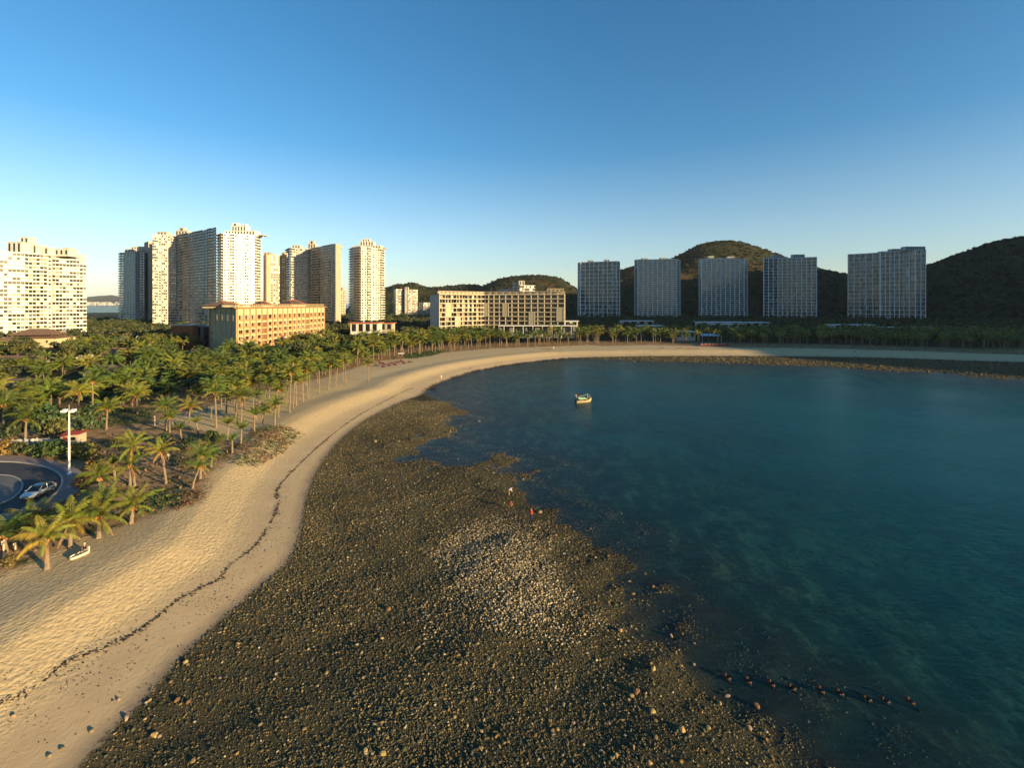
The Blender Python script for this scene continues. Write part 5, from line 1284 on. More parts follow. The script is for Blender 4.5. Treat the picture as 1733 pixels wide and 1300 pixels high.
SM_ = [('to the person in red-orange', 899, 880), ('to the person in lilac', 862, 839), ('to the orange-brown slab', 657, 1031), ('to the lone pale yellow stone', 646, 1083), ('to the cream oblong stone', 878, 1061), ('to the bottom-edge yellow stone', 648, 1278),
       ('to the big yellow corner stone', 262, 1247), ('to the yellow upper-bend stone', 314, 1126), ('to the ochre stone', 300, 1190), ('to the lower-middle brown stone', 672, 1182), ('to the reddish pair-like boulder', 939, 909), ('to the inner cove boulder', 635, 748),
       ('to the reddish lower-rim boulder', 1077, 1175), ('to the yellow outer-rim boulder', 1106, 1137), ('to the brown middle-rim boulder', 1049, 1066), ('to the yellow-green corner stone', 1154, 1240), ('to the middle of the pale rubble', 825, 960), ('to the reef edge beside the smooth sand', 505, 940),
       ('to the top of the pale rubble', 790, 880), ('to the beach end of the cove', 560, 800), ('to the left rim of the rubble', 740, 1000), ('to the outer brown block', 1104, 1208)]
rank_labels([o for o in scn.objects if o.get('group') == 'larger stones strewn over the reef flat'], 'larger reef stone', SM_)

# ------------------------------------------------------------------ seaweed line
SW = px_line([(0, 1202), (60, 1170), (105, 1130), (180, 1095), (235, 1065), (300, 1015), (345, 990), (370, 976), (392, 952), (428, 925), (446, 900), (464, 870), (470, 848), (470, 825), (500, 790), (540, 752), (590, 712), (640, 683), (700, 655)], 1.1)
L_ = smooth_line(SW, 20); V = []; Q = []
for i in range(len(L_) - 1):
    a, b_ = L_[i], L_[i + 1]; seg = np.hypot(*(b_ - a)); dist = np.hypot(*a)
    th = .45 + .35 * math.sin(i * .37) * math.cos(i * .11 + 1) + prnd.uniform(-.45, .45); th = max(-.3, th); near = dist < 85
    wdt = (.12 + .5 * max(0, th) ** 1.5) * (1.0 if near else .5)
    for _ in range(int(seg * (34 if near else 14) * (.35 + th)) + 1):
        t = prnd.random(); c = a + (b_ - a) * t + rng.normal(0, wdt * (.5 if prnd.random() < .85 else 2.2), 2); z = gz(c[0], c[1]) if prnd.random() < .12 or not V else zlast
        zlast = z; s = prnd.uniform(.05, .16) * (1 if near else 1.3); an = prnd.uniform(0, 6.28); k = len(V); hh = prnd.uniform(.02, .10)
        u = np.array([math.cos(an), math.sin(an)]) * s; v_ = np.array([-math.sin(an), math.cos(an)]) * s * .45
        V += [(c[0] - u[0], c[1] - u[1], z + .02), (c[0] - v_[0], c[1] - v_[1], z + hh), (c[0] + u[0], c[1] + u[1], z + .03), (c[0] + v_[0], c[1] + v_[1], z + hh * .4)]; Q.append((k, k + 1, k + 2, k + 3))
for _ in range(2600):        # litter and weed scraps over the smooth lower sand
    i = prnd.randrange(len(L_) - 1); a = L_[i]; dist = np.hypot(*a); t_ = L_[min(i + 1, len(L_) - 1)] - a; t_ = t_ / (np.hypot(*t_) + 1e-9)
    c = a + np.array([t_[1], -t_[0]]) * abs(prnd.gauss(0, 3.2)) * prnd.choice((1, 1, 1, -.5)) + rng.normal(0, .5, 2); z = gz(c[0], c[1]) if prnd.random() < .5 else None
    if z is None: continue
    s = prnd.uniform(.03, .10); an = prnd.uniform(0, 6.28); k = len(V); u = np.array([math.cos(an), math.sin(an)]) * s; v_ = np.array([-math.sin(an), math.cos(an)]) * s * .4
    V += [(c[0] - u[0], c[1] - u[1], z + .01), (c[0] - v_[0], c[1] - v_[1], z + .04), (c[0] + u[0], c[1] + u[1], z + .01), (c[0] + v_[0], c[1] + v_[1], z + .02)]; Q.append((k, k + 1, k + 2, k + 3))
me = np_mesh('seaweed', np.array(V), np.array(Q), [M['weed']]); tag(inst('seaweed', me), 'dark line of dried seaweed along the beach', 'seaweed', kind='stuff')

# ------------------------------------------------------------------ road end with turning circle
def sheet(name, pts, z, m, kind='structure', top=0.0):
    me = bpy.data.meshes.new(name); P3 = [(x, y, z) for x, y in pts]
    bm = bmesh.new(); vs = [bm.verts.new(p_) for p_ in P3]; f = bm.faces.new(vs)
    if f.normal.z < 0: f.normal_flip()
    bm.normal_update()
    if f.normal.z < 0: bmesh.ops.reverse_faces(bm, faces=[f])
    if top:
        e = bmesh.ops.extrude_face_region(bm, geom=[f]); bmesh.ops.translate(bm, verts=[v for v in e['geom'] if isinstance(v, bmesh.types.BMVert)], vec=(0, 0, top))
    bmesh.ops.triangulate(bm, faces=bm.faces[:]); bm.to_mesh(me); bm.free(); me.materials.append(m)
    return tag(inst(name, me), kind=kind)
ZR = 2.62
def sm(l, z=ZR, n=6): return [tuple(p_) for p_ in smooth_line(px_line(l, z), n)]
edge = sm([(-260, 786), (-60, 781), (0, 783), (30, 784), (65, 789), (90, 797), (104, 809), (104, 822), (95, 836), (75, 850), (45, 862), (10, 872), (-60, 884), (-260, 905)])
pave = sm([(-260, 774), (-60, 770), (0, 772), (40, 773), (85, 780), (118, 789), (138, 800), (141, 814), (134, 830), (112, 846), (85, 862), (50, 876), (-60, 898), (-260, 925)])
m, n, L, p = nodes_mat('red_brick_paving'); q = NB(n, L); P_ = q.pos()
br = n.new('ShaderNodeTexBrick'); br.inputs['Scale'].default_value = 2.2; br.inputs['Color1'].default_value = (.27, .14, .11, 1); br.inputs['Color2'].default_value = (.20, .17, .165, 1); br.inputs['Mortar'].default_value = (.10, .09, .08, 1); br.inputs['Mortar Size'].default_value = .02
L.new(P_, br.inputs['Vector']); c = q.mix(q.ramp(q.noise(P_, .35, 4), .4, .6, 0, .6), br.outputs['Color'], (.21, .19, .185)); L.new(c, p.inputs['Base Color']); p.inputs['Roughness'].default_value = .9
sheet('pavement', pave, ZR, m, top=.10)
sheet('road', edge, ZR + .115, M['asphalt'])
def kerb(name, line, z, wd=.28, hgt=.14, m=None):
    mb = MB(); l = np.array(line)
    for a, b_ in zip(l[:-1], l[1:]):
        e = b_ - a; ll = np.hypot(*e)
        if ll < .05: continue
        u = e / ll; nn = (-u[1], u[0]); mb.obox(a, u, nn, .012, ll - .012, -wd / 2, wd / 2, z - .1, z + hgt, m or M['kerb'])
    return tag(mb.build(name), kind='structure')
kerb('kerb', edge, ZR + .10)
isl = sm([(-60, 802), (0, 806), (20, 808), (34, 815), (38, 826), (28, 840), (5, 853), (-60, 872)])
sheet('traffic_island', isl, ZR + .10, M['island'], top=.10); kerb('kerb', isl, ZR + .12, .2, .13)
# ------------------------------------------------------------------ silver car
def car():
    x, y = at(65, 838, 2.75); f = Vector(at(52, 841, 2.9)); bk = Vector(at(79, 828, 2.9)); a = math.atan2(f.y - bk.y, f.x - bk.x)
    root = empty('parked_car', (x, y, ZR + .115), a, 'silver car with blue-tinted glass roof parked by the turning circle', 'car')
    # side profile stations: x, half width, z of sill, beltline, roof
    st = [(-2.25, .70, .45, .86), (-2.12, .82, .34, .93), (-1.5, .90, .28, .98), (-.6, .91, .26, .95), (.6, .91, .26, .93), (1.3, .90, .28, .88), (1.9, .84, .32, .76), (2.2, .70, .40, .64)]
    rings = []
    for xx, w_, z0, z1 in st: rings.append([(xx, -w_ * .93, z0), (xx, -w_, (z0 + z1) / 2), (xx, -w_ * .94, z1 - .05), (xx, -w_ * .80, z1), (xx, w_ * .80, z1), (xx, w_ * .94, z1 - .05), (xx, w_, (z0 + z1) / 2), (xx, w_ * .93, z0)])
    mb = MB(); mb.loft(rings, M['carpaint']); body = mb.build('body', root, smooth=False)
    cab = [(-1.95, .66, .93, .96), (-1.35, .68, .93, 1.36), (-.5, .69, .93, 1.46), (.25, .68, .93, 1.42), (1.05, .70, .90, .94)]
    rings = []
    for xx, w_, z0, z1 in cab: rings.append([(xx, -w_ - .12, z0 - .03), (xx, -w_ - .06, z0 + (z1 - z0) * .5), (xx, -w_ + .05, z1 - .02), (xx, 0, z1 + .02), (xx, w_ - .05, z1 - .02), (xx, w_ + .06, z0 + (z1 - z0) * .5), (xx, w_ + .12, z0 - .03)])
    mb = MB(); mb.loft(rings, M['gl_dark'], True, True); mb.build('cabin_glass', root)
    rf = MB(); rf.loft([[(-1.3, -.58, 1.375), (-1.3, .58, 1.375), (-1.3, .58, 1.41), (-1.3, -.58, 1.41)], [(-.5, -.62, 1.475), (-.5, .62, 1.475), (-.5, .62, 1.51), (-.5, -.62, 1.51)], [(.22, -.60, 1.435), (.22, .60, 1.435), (.22, .60, 1.47), (.22, -.60, 1.47)]], M['gl_teal']); rf.build('roof', root)
    for s in (-1, 1):
        pl = MB()
        for pts in ([(1.02, s * .80, .93), (.27, s * .66, 1.43)], [(-.45, s * .80, .93), (-.48, s * .68, 1.46)], [(-1.92, s * .74, .95), (-1.32, s * .64, 1.38)]): pl.tube(pts, .045, M['carpaint'], 5)
        pl.build('pillar', root)
        mr = MB(); mr.box(.72, .92, s * .92 - .09, s * .92 + .09, .92, 1.06, M['carpaint']); mr.build('mirror', root)
        hl = MB(); hl.hexa([(1.88, s * .60 - .14, .60), (2.21, s * .52 - .13, .56), (2.21, s * .52 + .13, .56), (1.90, s * .66 + .12, .60), (1.88, s * .60 - .14, .72), (2.19, s * .52 - .13, .66), (2.19, s * .52 + .13, .66), (1.90, s * .66 + .12, .72)], M['lampw']); hl.build('headlight', root)
        tl = MB(); tl.box(-2.27, -2.1, s * .58 - .16, s * .58 + .16, .72, .86, M['lampr']); tl.build('tail_light', root)
        for xx in (.18, -.85): h_ = MB(); h_.box(xx, xx + .2, s * .90 - .03, s * .90 + .04, .80, .84, M['chrome']); h_.build('door_handle', root)
        for xx in (1.35, -1.35):
            wmb = MB(); c_ = [(xx + .33 * math.cos(t), s * .84, .33 + .33 * math.sin(t)) for t in np.linspace(0, 2 * math.pi, 18, endpoint=False)]
            d_ = [(q_[0], q_[1] + s * .12, q_[2]) for q_ in c_]; wmb.loft([c_, d_], M['black']); wh = wmb.build('wheel', root)
            rm = MB(); c_ = [(xx + .21 * math.cos(t), s * .955, .33 + .21 * math.sin(t)) for t in np.linspace(0, 2 * math.pi, 12, endpoint=False)]
            d_ = [(q_[0], q_[1] + s * .02, q_[2]) for q_ in c_]; rm.loft([c_, d_], M['chrome']); rm.build('rim', wh)
    g = MB(); g.box(2.19, 2.235, -.36, .36, .44, .58, M['black']); g.build('grille', root)
    g = MB(); g.box(2.236, 2.25, -.22, .22, .38, .48, M['white']); g.build('number_plate', root)
car()
# ------------------------------------------------------------------ lamp post, kiosk, fence
lx, ly = at(117, 803, 2.7); lp = empty('lamp_post', (lx, ly, 2.7), 0, 'tall white lamp post with two floodlight heads on the brick pavement', 'lamp post')
hp = Z(697, ly) - 2.7
mb = MB(); mb.tube([(0, 0, 0), (0, 0, hp * .5), (0, 0, hp)], [.16, .13, .09], M['metal'], 10); mb.build('pole', lp)
mb = MB(); mb.tube([(0, 0, 0), (0, 0, .35)], [.28, .22], M['metal'], 10); mb.build('base', lp)
mb = MB(); mb.box(-.75, .75, -.05, .05, hp - .12, hp, M['metal']); mb.build('cross_arm', lp)
for s in (-1, 1):
    mb = MB(); mb.hexa([(s * .65 - .35, -.45, hp - .05), (s * .65 + .35, -.45, hp - .05), (s * .65 + .35, .25, hp + .15), (s * .65 - .35, .25, hp + .15), (s * .65 - .35, -.5, hp + .2), (s * .65 + .35, -.5, hp + .2), (s * .65 + .35, .2, hp + .42), (s * .65 - .35, .2, hp + .42)], M['metal']); mb.build('floodlight', lp)
mb = MB(); mb.tube([(0, 0, hp), (0, 0, hp + 1.1)], .03, M['steel'], 5); mb.build('lightning_rod', lp)
bx, by = at(125, 749, 2.5); kk = empty('kiosk', (bx, by, 2.5), .15, 'small cream kiosk with sloping red roof behind the lamp post', 'kiosk', None, .78)
mb = MB(); mb.box(-2.0, 2.0, -1.3, 1.3, 0, 2.2, M['beige']); mb.build('wall', kk)
mb = MB(); mb.hexa([(-2.5, -1.8, 2.05), (2.4, -1.8, 2.35), (2.4, 1.7, 2.6), (-2.5, 1.7, 2.3), (-2.5, -1.8, 2.2), (2.4, -1.8, 2.5), (2.4, 1.7, 2.75), (-2.5, 1.7, 2.45)], M['redwood'])
for k in range(7): mb.hexa([(-2.4 + k * .8, -1.82, 2.22 + k * .048), (-2.3 + k * .8, -1.82, 2.22 + k * .048), (-2.3 + k * .8, 1.7, 2.47 + k * .048), (-2.4 + k * .8, 1.7, 2.47 + k * .048), (-2.4 + k * .8, -1.82, 2.29 + k * .048), (-2.3 + k * .8, -1.82, 2.29 + k * .048), (-2.3 + k * .8, 1.7, 2.54 + k * .048), (-2.4 + k * .8, 1.7, 2.54 + k * .048)], M['redwood'])
mb.build('roof', kk)
mb = MB(); mb.box(-1.6, -.6, -1.36, -1.302, 0, 1.9, M['redwood']); mb.build('door', kk)
mb = MB(); mb.box(.0, 1.2, -1.36, -1.302, .9, 1.7, M['gl_dark']); mb.build('window', kk)
A = Vector((*at(0, 764, 2.5), 0)); B_ = Vector((*at(102, 760, 2.5), 0)); l, u, n2 = seg_dirs(A, B_)
fz = empty('fence', (A.x, A.y, 2.5), math.atan2(u[1], u[0]), 'weathered grey board fence behind the hedge at the left', 'fence')
bmh = MB(); bmh.box(.01, .34, -.03, .03, 0, 2.1, M['grey_slab']); bme = bmh.mesh('board'); gap = MB(); gap.box(.01, .2, -.03, .03, 0, 1.95, M['offwhite']); gme = gap.mesh('board')
kb = int(l / .36)
for k in range(kb): inst('board', bme if k < kb * .78 else gme, fz, (k * .36, 0, 0))
for k in range(6): mb = MB(); mb.box(k * l / 5 - .07, k * l / 5 + .07, .04, .18, -.3, 2.25, M['offwhite']); mb.build('post', fz)
for zz in (.5, 1.6): mb = MB(); mb.box(0, l, .035, .08, zz, zz + .1, M['grey_slab']); mb.build('rail', fz)
for (px, py, h_, lb) in ((56, 766, 2.6, 'pale wooden post standing in the hedge before the fence'), (262, 720, 2.4, 'slim wooden post with small sign at the edge of the sandy floor'), (285, 778, 1.2, 'short white marker post in the brown scrub'), (6, 945, 2.0, 'thin post in the scrub at the left edge'), (26, 933, 1.0, 'short stake in the scrub at lower left')):
    x, y = at(px, py, 2.4); p0 = empty('wooden_post', (x, y, gz(x, y)), 0, lb, 'post'); mb = MB(); mb.tube([(0, 0, -.2), (.02, 0, h_)], [.07, .06], M['driftw'], 6); mb.build('post', p0)
    mb = MB(); mb.box(-.16, .16, -.1, -.065, h_ * .75, h_ * .95, M['driftw']); mb.build('sign_board', p0)
for k, (px, py, hh) in enumerate(((214, 583, 19), (222, 585, 19), (230, 590, 21))):
    x, y = at(px, py, 2.5); h_ = hh * y / F
    p0 = empty('street_lamp', (x, y, 2.5), .4, ['white curved street lamp behind the palms, left of three', 'white curved street lamp behind the palms, middle of three', 'white curved street lamp behind the palms, right and tallest of three'][k], 'street lamp', 'curved street lamps')
    mb = MB(); mb.tube([(0, 0, 0), (0, 0, h_ * .85), (.25, 0, h_ * .95), (.8, 0, h_), (1.5, 0, h_ * .97)], [.14, .12, .11, .1, .09], M['metal'], 7); mb.build('pole', p0)
    mb = MB(); mb.box(1.4, 2.1, -.15, .15, h_ * .97 - .1, h_ * .97 + .06, M['metal']); mb.build('lamp_head', p0)
x, y = at(746, 569, 2.5); p0 = empty('lamp_post', (x, y, 2.5), 0, 'slim white mast rising from the grove before the long grey hotel', 'mast')
mb = MB(); mb.tube([(0, 0, 0), (0, 0, 12.5)], [.35, .10], M['metal'], 8); mb.build('pole', p0); mb = MB(); mb.box(-.3, .3, -.3, .3, 12.5, 12.9, M['metal']); mb.build('lamp_head', p0)

# ------------------------------------------------------------------ fishing boat
def fishing_boat():
    x, y = at(987, 681, 0); root = empty('fishing_boat', (x, y, .0), R(24), 'small cream wooden fishing boat with green tarpaulin cabin on the bay', 'boat')
    st = [(-2.6, .75, .9, -.15), (-2.1, .92, .82, -.3), (-1, 1.02, .70, -.35), (.2, 1.0, .68, -.35), (1.4, .80, .82, -.3), (2.3, .42, 1.10, -.1), (2.9, .06, 1.45, .35)]
    rings = [[(xx, -w_, zt), (xx, -w_ * .9, zt * .45), (xx, -w_ * .35, zk), (xx, w_ * .35, zk), (xx, w_ * .9, zt * .45), (xx, w_, zt)] for xx, w_, zt, zk in st]
    mb = MB(); mb.loft(rings, M['hull'], True, False); mb.build('hull', root)
    mb = MB(); b = [(xx, -w_ * .93, zt - .22) for xx, w_, zt, zk in st]; c = [(xx, w_ * .93, zt - .22) for xx, w_, zt, zk in st]
    for i in range(len(b) - 1): mb.poly([b[i], b[i + 1], c[i + 1], c[i]], M['deck'])
    mb.build('deck', root)
    for s in (-1, 1):
        mb = MB(); mb.tube([(xx, s * w_, zt + .03) for xx, w_, zt, zk in st], .06, M['deck'], 5); mb.build('gunwale', root)
        mb = MB(); mb.tube([(xx, s * (w_ * .97), zt * .62) for xx, w_, zt, zk in st[:-1]], .045, M['tarp'], 5); mb.build('rubbing_strake', root)
    mb = MB(); mb.box(-1.7, .1, -.62, .62, .5, 1.25, M['deck']); mb.build('cabin', root)
    mb = MB(); mb.hexa([(-2.0, -.95, 1.18), (.7, -.95, 1.05), (.7, .95, 1.05), (-2.0, .95, 1.18), (-2.0, -.35, 1.62), (.7, -.35, 1.45), (.7, .35, 1.45), (-2.0, .35, 1.62)], M['tarp']); mb.build('tarpaulin', root)
    for xx, yy, h_ in ((-2.3, .2, 2.5), (1.7, .15, 2.6), (1.2, -.55, 1.9), (2.2, .0, 2.1)): mb = MB(); mb.tube([(xx, yy, .5), (xx + .05, yy, h_)], .04, M['driftw'], 5); mb.build('pole', root)
    mb = MB(); mb.tube([(1.2, -.55, 1.85), (1.75, .15, 2.3), (-1.9, .0, 1.75)], .03, M['driftw'], 4); mb.build('boom', root)
    mb = MB(); mb.box(-2.62, -2.3, .17, .19, 2.1, 2.5, M['lampr']); mb.build('flag', root)
    mb = MB(); mb.box(.8, 1.3, -.35, .2, .55, .95, M['hotel_trim']); mb.build('crate', root)
    mb = MB(); mb.box(-2.75, -2.5, -.3, .3, .2, 1.0, M['black']); mb.build('engine', root)
fishing_boat()
# ------------------------------------------------------------------ people
def person(px, py, label, pose='stand', shirt=(.5, .05, .02), legs=(.03, .03, .05), face=0.0, z=None, xyz=None, hat=None, sc=1.0):
    x, y = at(px, py, .3 if z is None else z); zz = gz(x, y) if xyz is None else xyz[2]
    if xyz: x, y = xyz[0], xyz[1]
    P = {}
    if pose == 'stand':
        P = dict(pel=(0, 0, .92), bel=(0, .0, 1.08), che=(0, .02, 1.30), nec=(0, .03, 1.47), hd1=(0, .01, 1.56), hd2=(0, .0, 1.68),
                 sl=(.17, .02, 1.40), el=(.25, .03, 1.13), hl=(.27, -.08, .90), sr=(-.17, .02, 1.40), er=(-.25, .03, 1.13), hr=(-.24, -.1, .90),
                 kl=(.10, -.02, .50), al=(.11, .02, .09), fl=(.12, -.13, .04), kr=(-.10, -.03, .50), ar=(-.11, .02, .09), fr=(-.12, -.13, .04))
    elif pose == 'bend':
        P = dict(pel=(0, .12, .86), bel=(0, .02, .98), che=(0, -.20, 1.10), nec=(0, -.36, 1.14), hd1=(0, -.44, 1.12), hd2=(0, -.54, 1.07),
                 sl=(.17, -.25, 1.08), el=(.22, -.34, .80), hl=(.16, -.44, .55), sr=(-.17, -.25, 1.08), er=(-.22, -.32, .80), hr=(-.16, -.40, .54),
                 kl=(.12, .0, .47), al=(.13, .08, .09), fl=(.14, -.07, .04), kr=(-.12, .02, .47), ar=(-.13, .10, .09), fr=(-.14, -.05, .04))
    elif pose == 'walk':
        P = dict(pel=(0, 0, .90), bel=(0, .0, 1.06), che=(0, -.01, 1.28), nec=(0, -.02, 1.45), hd1=(0, -.04, 1.54), hd2=(0, -.05, 1.66),
                 sl=(.17, .0, 1.38), el=(.24, .12, 1.13), hl=(.24, .02, .92), sr=(-.17, .0, 1.38), er=(-.24, -.10, 1.13), hr=(-.22, -.26, .98),
                 kl=(.09, -.16, .50), al=(.09, -.22, .09), fl=(.09, -.37, .05), kr=(-.09, .06, .47), ar=(-.09, .30, .14), fr=(-.09, .20, .04))
    elif pose == 'sit':
        P = dict(pel=(0, 0, .12), bel=(0, .02, .28), che=(0, .0, .50), nec=(0, -.03, .66), hd1=(0, -.06, .75), hd2=(0, -.08, .87),
                 sl=(.17, .0, .60), el=(.26, -.10, .36), hl=(.15, -.30, .30), sr=(-.17, .0, .60), er=(-.26, -.10, .36), hr=(-.15, -.30, .32),
                 kl=(.14, -.42, .36), al=(.13, -.72, .06), fl=(.13, -.86, .10), kr=(-.12, -.44, .30), ar=(-.11, -.78, .06), fr=(-.11, -.90, .11))
    rad = dict(pel=.135, bel=.125, che=.145, nec=.058, hd1=.085, hd2=.095, sl=.062, el=.045, hl=.032, kl=.065, al=.045, fl=.038)
    ed = [('pel', 'bel'), ('bel', 'che'), ('che', 'nec'), ('nec', 'hd1'), ('hd1', 'hd2')]
    for s in 'lr': ed += [('che', 's' + s), ('s' + s, 'e' + s), ('e' + s, 'h' + s), ('pel', 'k' + s), ('k' + s, 'a' + s), ('a' + s, 'f' + s)]
    names = list(P); me = bpy.data.meshes.new('skeleton'); me.from_pydata([P[k] for k in names], [(names.index(a), names.index(b)) for a, b in ed], [])
    so = bpy.data.objects.new('skeleton', me); COL.objects.link(so); md = so.modifiers.new('skin', 'SKIN'); md.use_smooth_shade = True
    for i, k in enumerate(names):
        kk = k if k in rad else k[0] + 'l'; r_ = rad[kk]; me.skin_vertices[0].data[i].radius = (r_ * (1.2 if k in ('che', 'pel') else 1), r_ * (.85 if k in ('che', 'pel', 'bel') else 1)); me.skin_vertices[0].data[i].use_root = (k == 'pel')
    sd = so.modifiers.new('sub', 'SUBSURF'); sd.levels = 1
    dg = bpy.context.evaluated_depsgraph_get(); body = bpy.data.meshes.new_from_object(so.evaluated_get(dg)); bpy.data.objects.remove(so)
    body.name = 'body'; body.materials.clear()
    ms = [cloth('shirt_cloth', shirt), cloth('trouser_cloth', legs), M['skin'], M['black']]
    for m_ in ms: body.materials.append(m_)
    zone = {}
    for a, b in ed:
        if b in ('bel', 'che', 'sl', 'sr', 'el', 'er') : zone[(a, b)] = 0
        elif b in ('kl', 'kr', 'al', 'ar'): zone[(a, b)] = 1
        elif b in ('fl', 'fr'): zone[(a, b)] = 3
        else: zone[(a, b)] = 2
    for pl in body.polygons:
        c = pl.center; best = None
        for (a, b), zi in zone.items():
            A_, B_ = Vector(P[a]), Vector(P[b]); e = B_ - A_; t = max(0, min(1, (c - A_).dot(e) / e.length_squared)); d_ = (c - A_ - e * t).length - rad.get(a, rad.get(a[0] + 'l', .05)) * .5
            if best is None or d_ < best[0]: best = (d_, zi)
        pl.material_index = best[1]; pl.use_smooth = True
    root = empty('person', (x, y, zz), face, label, 'person', None, sc)
    inst('body', body, root)
    hd = Vector(P['hd2']); hm = bpy.data.meshes.new('hair'); bm = bmesh.new(); bmesh.ops.create_icosphere(bm, subdivisions=2, radius=.112)
    for v in list(bm.verts):
        if v.co.z < -.03 or (v.co.y < -.07 and v.co.z < .05): bm.verts.remove(v)
    bm.to_mesh(hm); bm.free(); hm.materials.append(hat or M['hair']); inst('hair' if not hat else 'sun_hat', hm, root, hd + Vector((0, .012, .02)))
    nm = MB(); nm.tube([hd + Vector((0, -.085, .0)), hd + Vector((0, -.118, -.03))], [.012, .02], M['skin'], 5); nm.build('nose', root)
    return root
person(899, 880, 'person in a bright red-orange shirt standing at the outer rim of the reef', 'stand', (.75, .07, .02), (.035, .04, .10), 2.6, hat=M['black'], sc=.92)
person(862, 839, 'person in a pale lilac top near the reef rim, farther back', 'bend', (.55, .45, .62), (.25, .16, .08), 2.0)
person(862, 861, 'person in a dull red top bending over stones on the reef', 'bend', (.34, .07, .05), (.10, .05, .04), 1.2)
person(796, 627, 'dark-clothed person walking at the water edge by the beach bend', 'walk', (.05, .035, .03), (.03, .03, .03), 1.0)
person(747, 643, 'person in pale clothes standing at the water line', 'stand', (.62, .55, .42), (.45, .36, .26), .4)
person(850, 616, 'person in beige wading near the far beach', 'walk', (.40, .28, .18), (.25, .18, .12), -1.0)
person(937, 592, 'person in white beside the dark beach mats under the far palms', 'stand', (.7, .68, .62), (.3, .28, .25), .2, z=2.3)
person(1446, 597, 'person in dark clothes on the shaded right beach', 'walk', (.06, .06, .07), (.03, .03, .04), 1.3, z=2.0)
person(1459, 597, 'child-sized person in grey on the shaded right beach', 'stand', (.2, .2, .2), (.05, .05, .06), .8, z=2.0, sc=.75)
# pale board boat on the sand with a seated person
def skiff():
    a = Vector(at(119, 949, 2.35)); b = Vector(at(148, 936, 2.35)); x, y = (a + b) / 2; ang = math.atan2((b - a).y, (b - a).x); l = (b - a).length / 2; z = gz(x, y)
    root = empty('skiff', (x, y, z), ang, 'long pale weathered skiff lying on the sand under the young palms', 'boat')
    st = [(-l, .12, .22), (-l * .8, .30, .26), (-l * .2, .42, .28), (l * .6, .42, .30), (l, .36, .34)]
    mb = MB(); mb.loft([[(xx, -w_, zt), (xx, -w_ * .75, .02), (xx, w_ * .75, .02), (xx, w_, zt)] for xx, w_, zt in st], M['driftw'], True, False); mb.build('hull', root)
    mb = MB()
    for i in range(len(st) - 1): mb.poly([(st[i][0], -st[i][1] * .9, .18), (st[i + 1][0], -st[i + 1][1] * .9, .18), (st[i + 1][0], st[i + 1][1] * .9, .18), (st[i][0], st[i][1] * .9, .18)], M['driftw'])
    mb.build('floor_board', root)
    for s in (-1, 1): mb = MB(); mb.tube([(xx, s * w_, zt) for xx, w_, zt in st], .035, M['white'], 5); mb.build('gunwale', root)
    mb = MB(); mb.box(l * .92, l * 1.05, -.3, .3, .1, .75, M['white']); mb.build('stern_board', root)
    mb = MB(); mb.box(l * 1.06, l * 1.2, -.12, .12, .0, .35, M['black']); mb.build('outboard', root)
    p_ = root.matrix_basis @ Vector((l * .72, 0, .22)); c = math.cos(ang); s_ = math.sin(ang); px_, py_ = x + c * l * .72, y + s_ * l * .72
    person(0, 600, 'person in black with light cap sitting on the pale skiff', 'sit', (.02, .02, .022), (.03, .03, .035), ang - math.pi / 2, xyz=(px_, py_, z + .24), hat=M['driftw'])
skiff()
# wine-red loungers and white shelter at the bend
lm = MB(); lm.hexa([(-.95, -.34, .18), (.35, -.34, .18), (.35, .34, .18), (-.95, .34, .18), (-.95, -.34, .42), (.35, -.34, .46), (.35, .34, .46), (-.95, .34, .42)], M['wine']); LSE = lm.mesh('cushion')
lb_ = MB(); lb_.hexa([(.36, -.34, .2), (1.0, -.34, .5), (1.0, .34, .5), (.36, .34, .2), (.3, -.34, .46), (.8, -.34, 1.05), (.8, .34, 1.05), (.3, .34, .46)], M['wine']); LBK = lb_.mesh('backrest')
lf = MB()
for a in (-.8, .4):
    for b in (-.28, .28): lf.box(a - .04, a + .04, b - .04, b + .04, 0, .18, M['deck'])
LLG = lf.mesh('leg_frame')
for k, (px, py, lb) in enumerate([(638, 620, 'leftmost in front row'), (644, 615.5, 'behind the leftmost'), (649, 622, 'lowest, nearest the sea'), (650, 617.5, 'close behind the lowest one'), (658.6, 620, 'small one turned end-on'), (663, 616.5, 'third in the back row'), (669, 618.6, 'wide one in the middle of the front row'), (673, 614.5, 'middle of the back row'), (680, 612.5, 'nearest the white shelter'), (684, 616.2, 'right part of the front row'), (694, 614.2, 'rightmost, set apart by the grass')]):
    x, y = at(px, py, 2.3); z = gz(x, y)
    r_ = empty('beach_lounger', (x, y, z), prnd.uniform(-.5, .5) + 2.8, 'wine-red beach lounger at the bend, ' + lb, 'lounger', 'wine-red loungers at the beach bend')
    inst('cushion', LSE, r_); inst('backrest', LBK, r_); inst('leg_frame', LLG, r_)
x, y = at(679, 608, 2.3); sh = empty('shelter', (x, y, gz(x, y)), .2, 'white-roofed lifeguard shelter among palms behind the loungers', 'shelter')
mb = MB(); mb.box(-1.5, 1.5, -1.2, 1.2, 2.7, 3.0, M['white']); mb.build('roof', sh)
for a in (-1.2, 1.2):
    for b in (-1, 1): mb = MB(); mb.box(a - .07, a + .07, b - .07, b + .07, 0, 2.7, M['deck']); mb.build('post', sh)
mb = MB(); mb.box(-1.2, 1.2, -1, 1, .9, 1.05, M['deck']); mb.build('platform', sh)
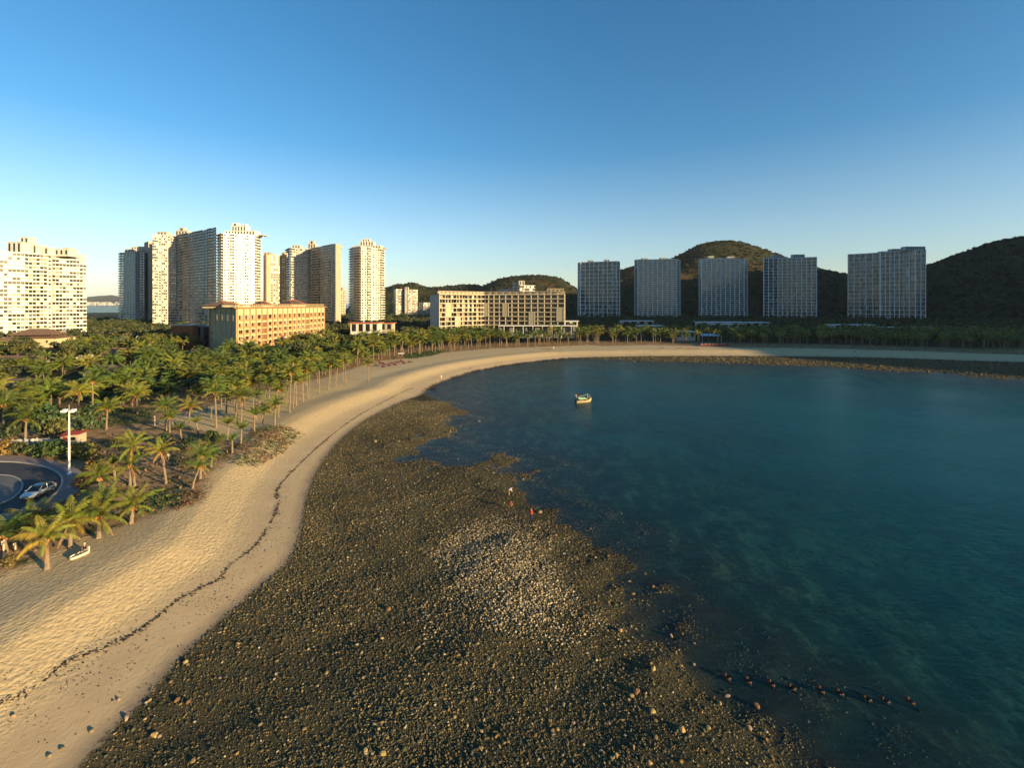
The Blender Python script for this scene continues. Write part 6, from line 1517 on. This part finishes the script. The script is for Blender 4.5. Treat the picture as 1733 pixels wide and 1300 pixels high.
# dark mats / canoes by the far palms
for k, (px, py, w_, lb) in enumerate([(922, 591, 2.2, 'dark upturned canoe on the far beach beside the person in white, left'), (930, 592.2, 1.8, 'dark upturned canoe on the far beach beside the person in white, right'), (1121, 589.5, 1.6, 'dark mat on sand by two palms of the far beach'), (1152, 590, 2.4, 'dark mat on sand left of the red terrace, first'), (1168, 590.5, 2.4, 'dark mat on sand left of the red terrace, second'), (1181, 590.5, 1.8, 'dark mat on sand just before the red terrace')]):
    x, y = at(px, py, 2.2); z = gz(x, y); r_ = empty('canoe', (x, y, z), prnd.uniform(-.3, .3), lb, 'canoe')
    mb = MB(); mb.loft([[(xx * w_, -ww, .0), (xx * w_, -ww * .8, .25 + .1 * (1 - abs(xx))), (xx * w_, ww * .8, .25 + .1 * (1 - abs(xx))), (xx * w_, ww, .0)] for xx, ww in ((-1, .06), (-.6, .36), (0, .45), (.6, .36), (1, .06))], M['deck']); mb.build('hull', r_)
    mb = MB(); mb.tube([(-w_ * .98, 0, .27), (0, 0, .38), (w_ * .98, 0, .27)], .04, M['black'], 4); mb.build('keel', r_)
# broken posts in the shallows
for k, (px, py) in enumerate([(1231, 1146), (1267, 1152), (1306, 1157), (1341, 1163), (1390, 1168), (1422, 1172), (1468, 1182), (1499, 1185), (1541, 1187)]):
    x, y = at(px, py, .05); nm = ['first', 'second', 'third', 'fourth', 'fifth', 'sixth', 'seventh', 'eighth', 'last and outermost'][k]
    r_ = empty('broken_post', (x, y, 0), prnd.uniform(-.3, .3) - .4, 'rusty broken post in the shallows, %s from the reef end of the row' % nm, 'post', 'rusty broken posts in a row in the shallows')
    t = prnd.uniform(.05, .16); up = (.10 if k in (0, 1, 2, 4, 8) else .03); mb = MB()
    mb.tube([(.45, -.42, -.45), (.1, -.1, -.05), (-.12, .12, up * .6), (-.25, .25, up)], [.2, .19, .17, .10], M['rustpost'], 7); mb.build('stump', r_)
    mb = MB(); mb.tube([(-.05, .2, -.2), (-.22, .12, up + .05), (-.32, .1, up + .12)], [.06, .05, .03], M['rustpost'], 5); mb.build('stub_bar', r_)
    mb = MB(); mb.tube([(.25, -.1, -.25), (.02, -.22, up * .7), (-.08, -.3, up * .9)], [.07, .06, .03], M['rustpost'], 5); mb.build('stub_bar', r_)
# ------------------------------------------------------------------ sea air
hz = MB(); hz.box(-12500, 12500, -3000, 12000, -14, 292, M['white']); hme = hz.mesh('haze'); hme.materials.clear()
m = bpy.data.materials.new('sea_haze'); m.use_nodes = True; n = m.node_tree.nodes; n.clear()
o_ = n.new('ShaderNodeOutputMaterial'); pv = n.new('ShaderNodeVolumePrincipled'); pv.inputs['Color'].default_value = (.80, .88, .95, 1); pv.inputs['Density'].default_value = 2.4e-5; pv.inputs['Anisotropy'].default_value = 0.1
m.node_tree.links.new(pv.outputs[0], o_.inputs['Volume']); hme.materials.append(m)
tag(inst('haze', hme), kind='stuff')
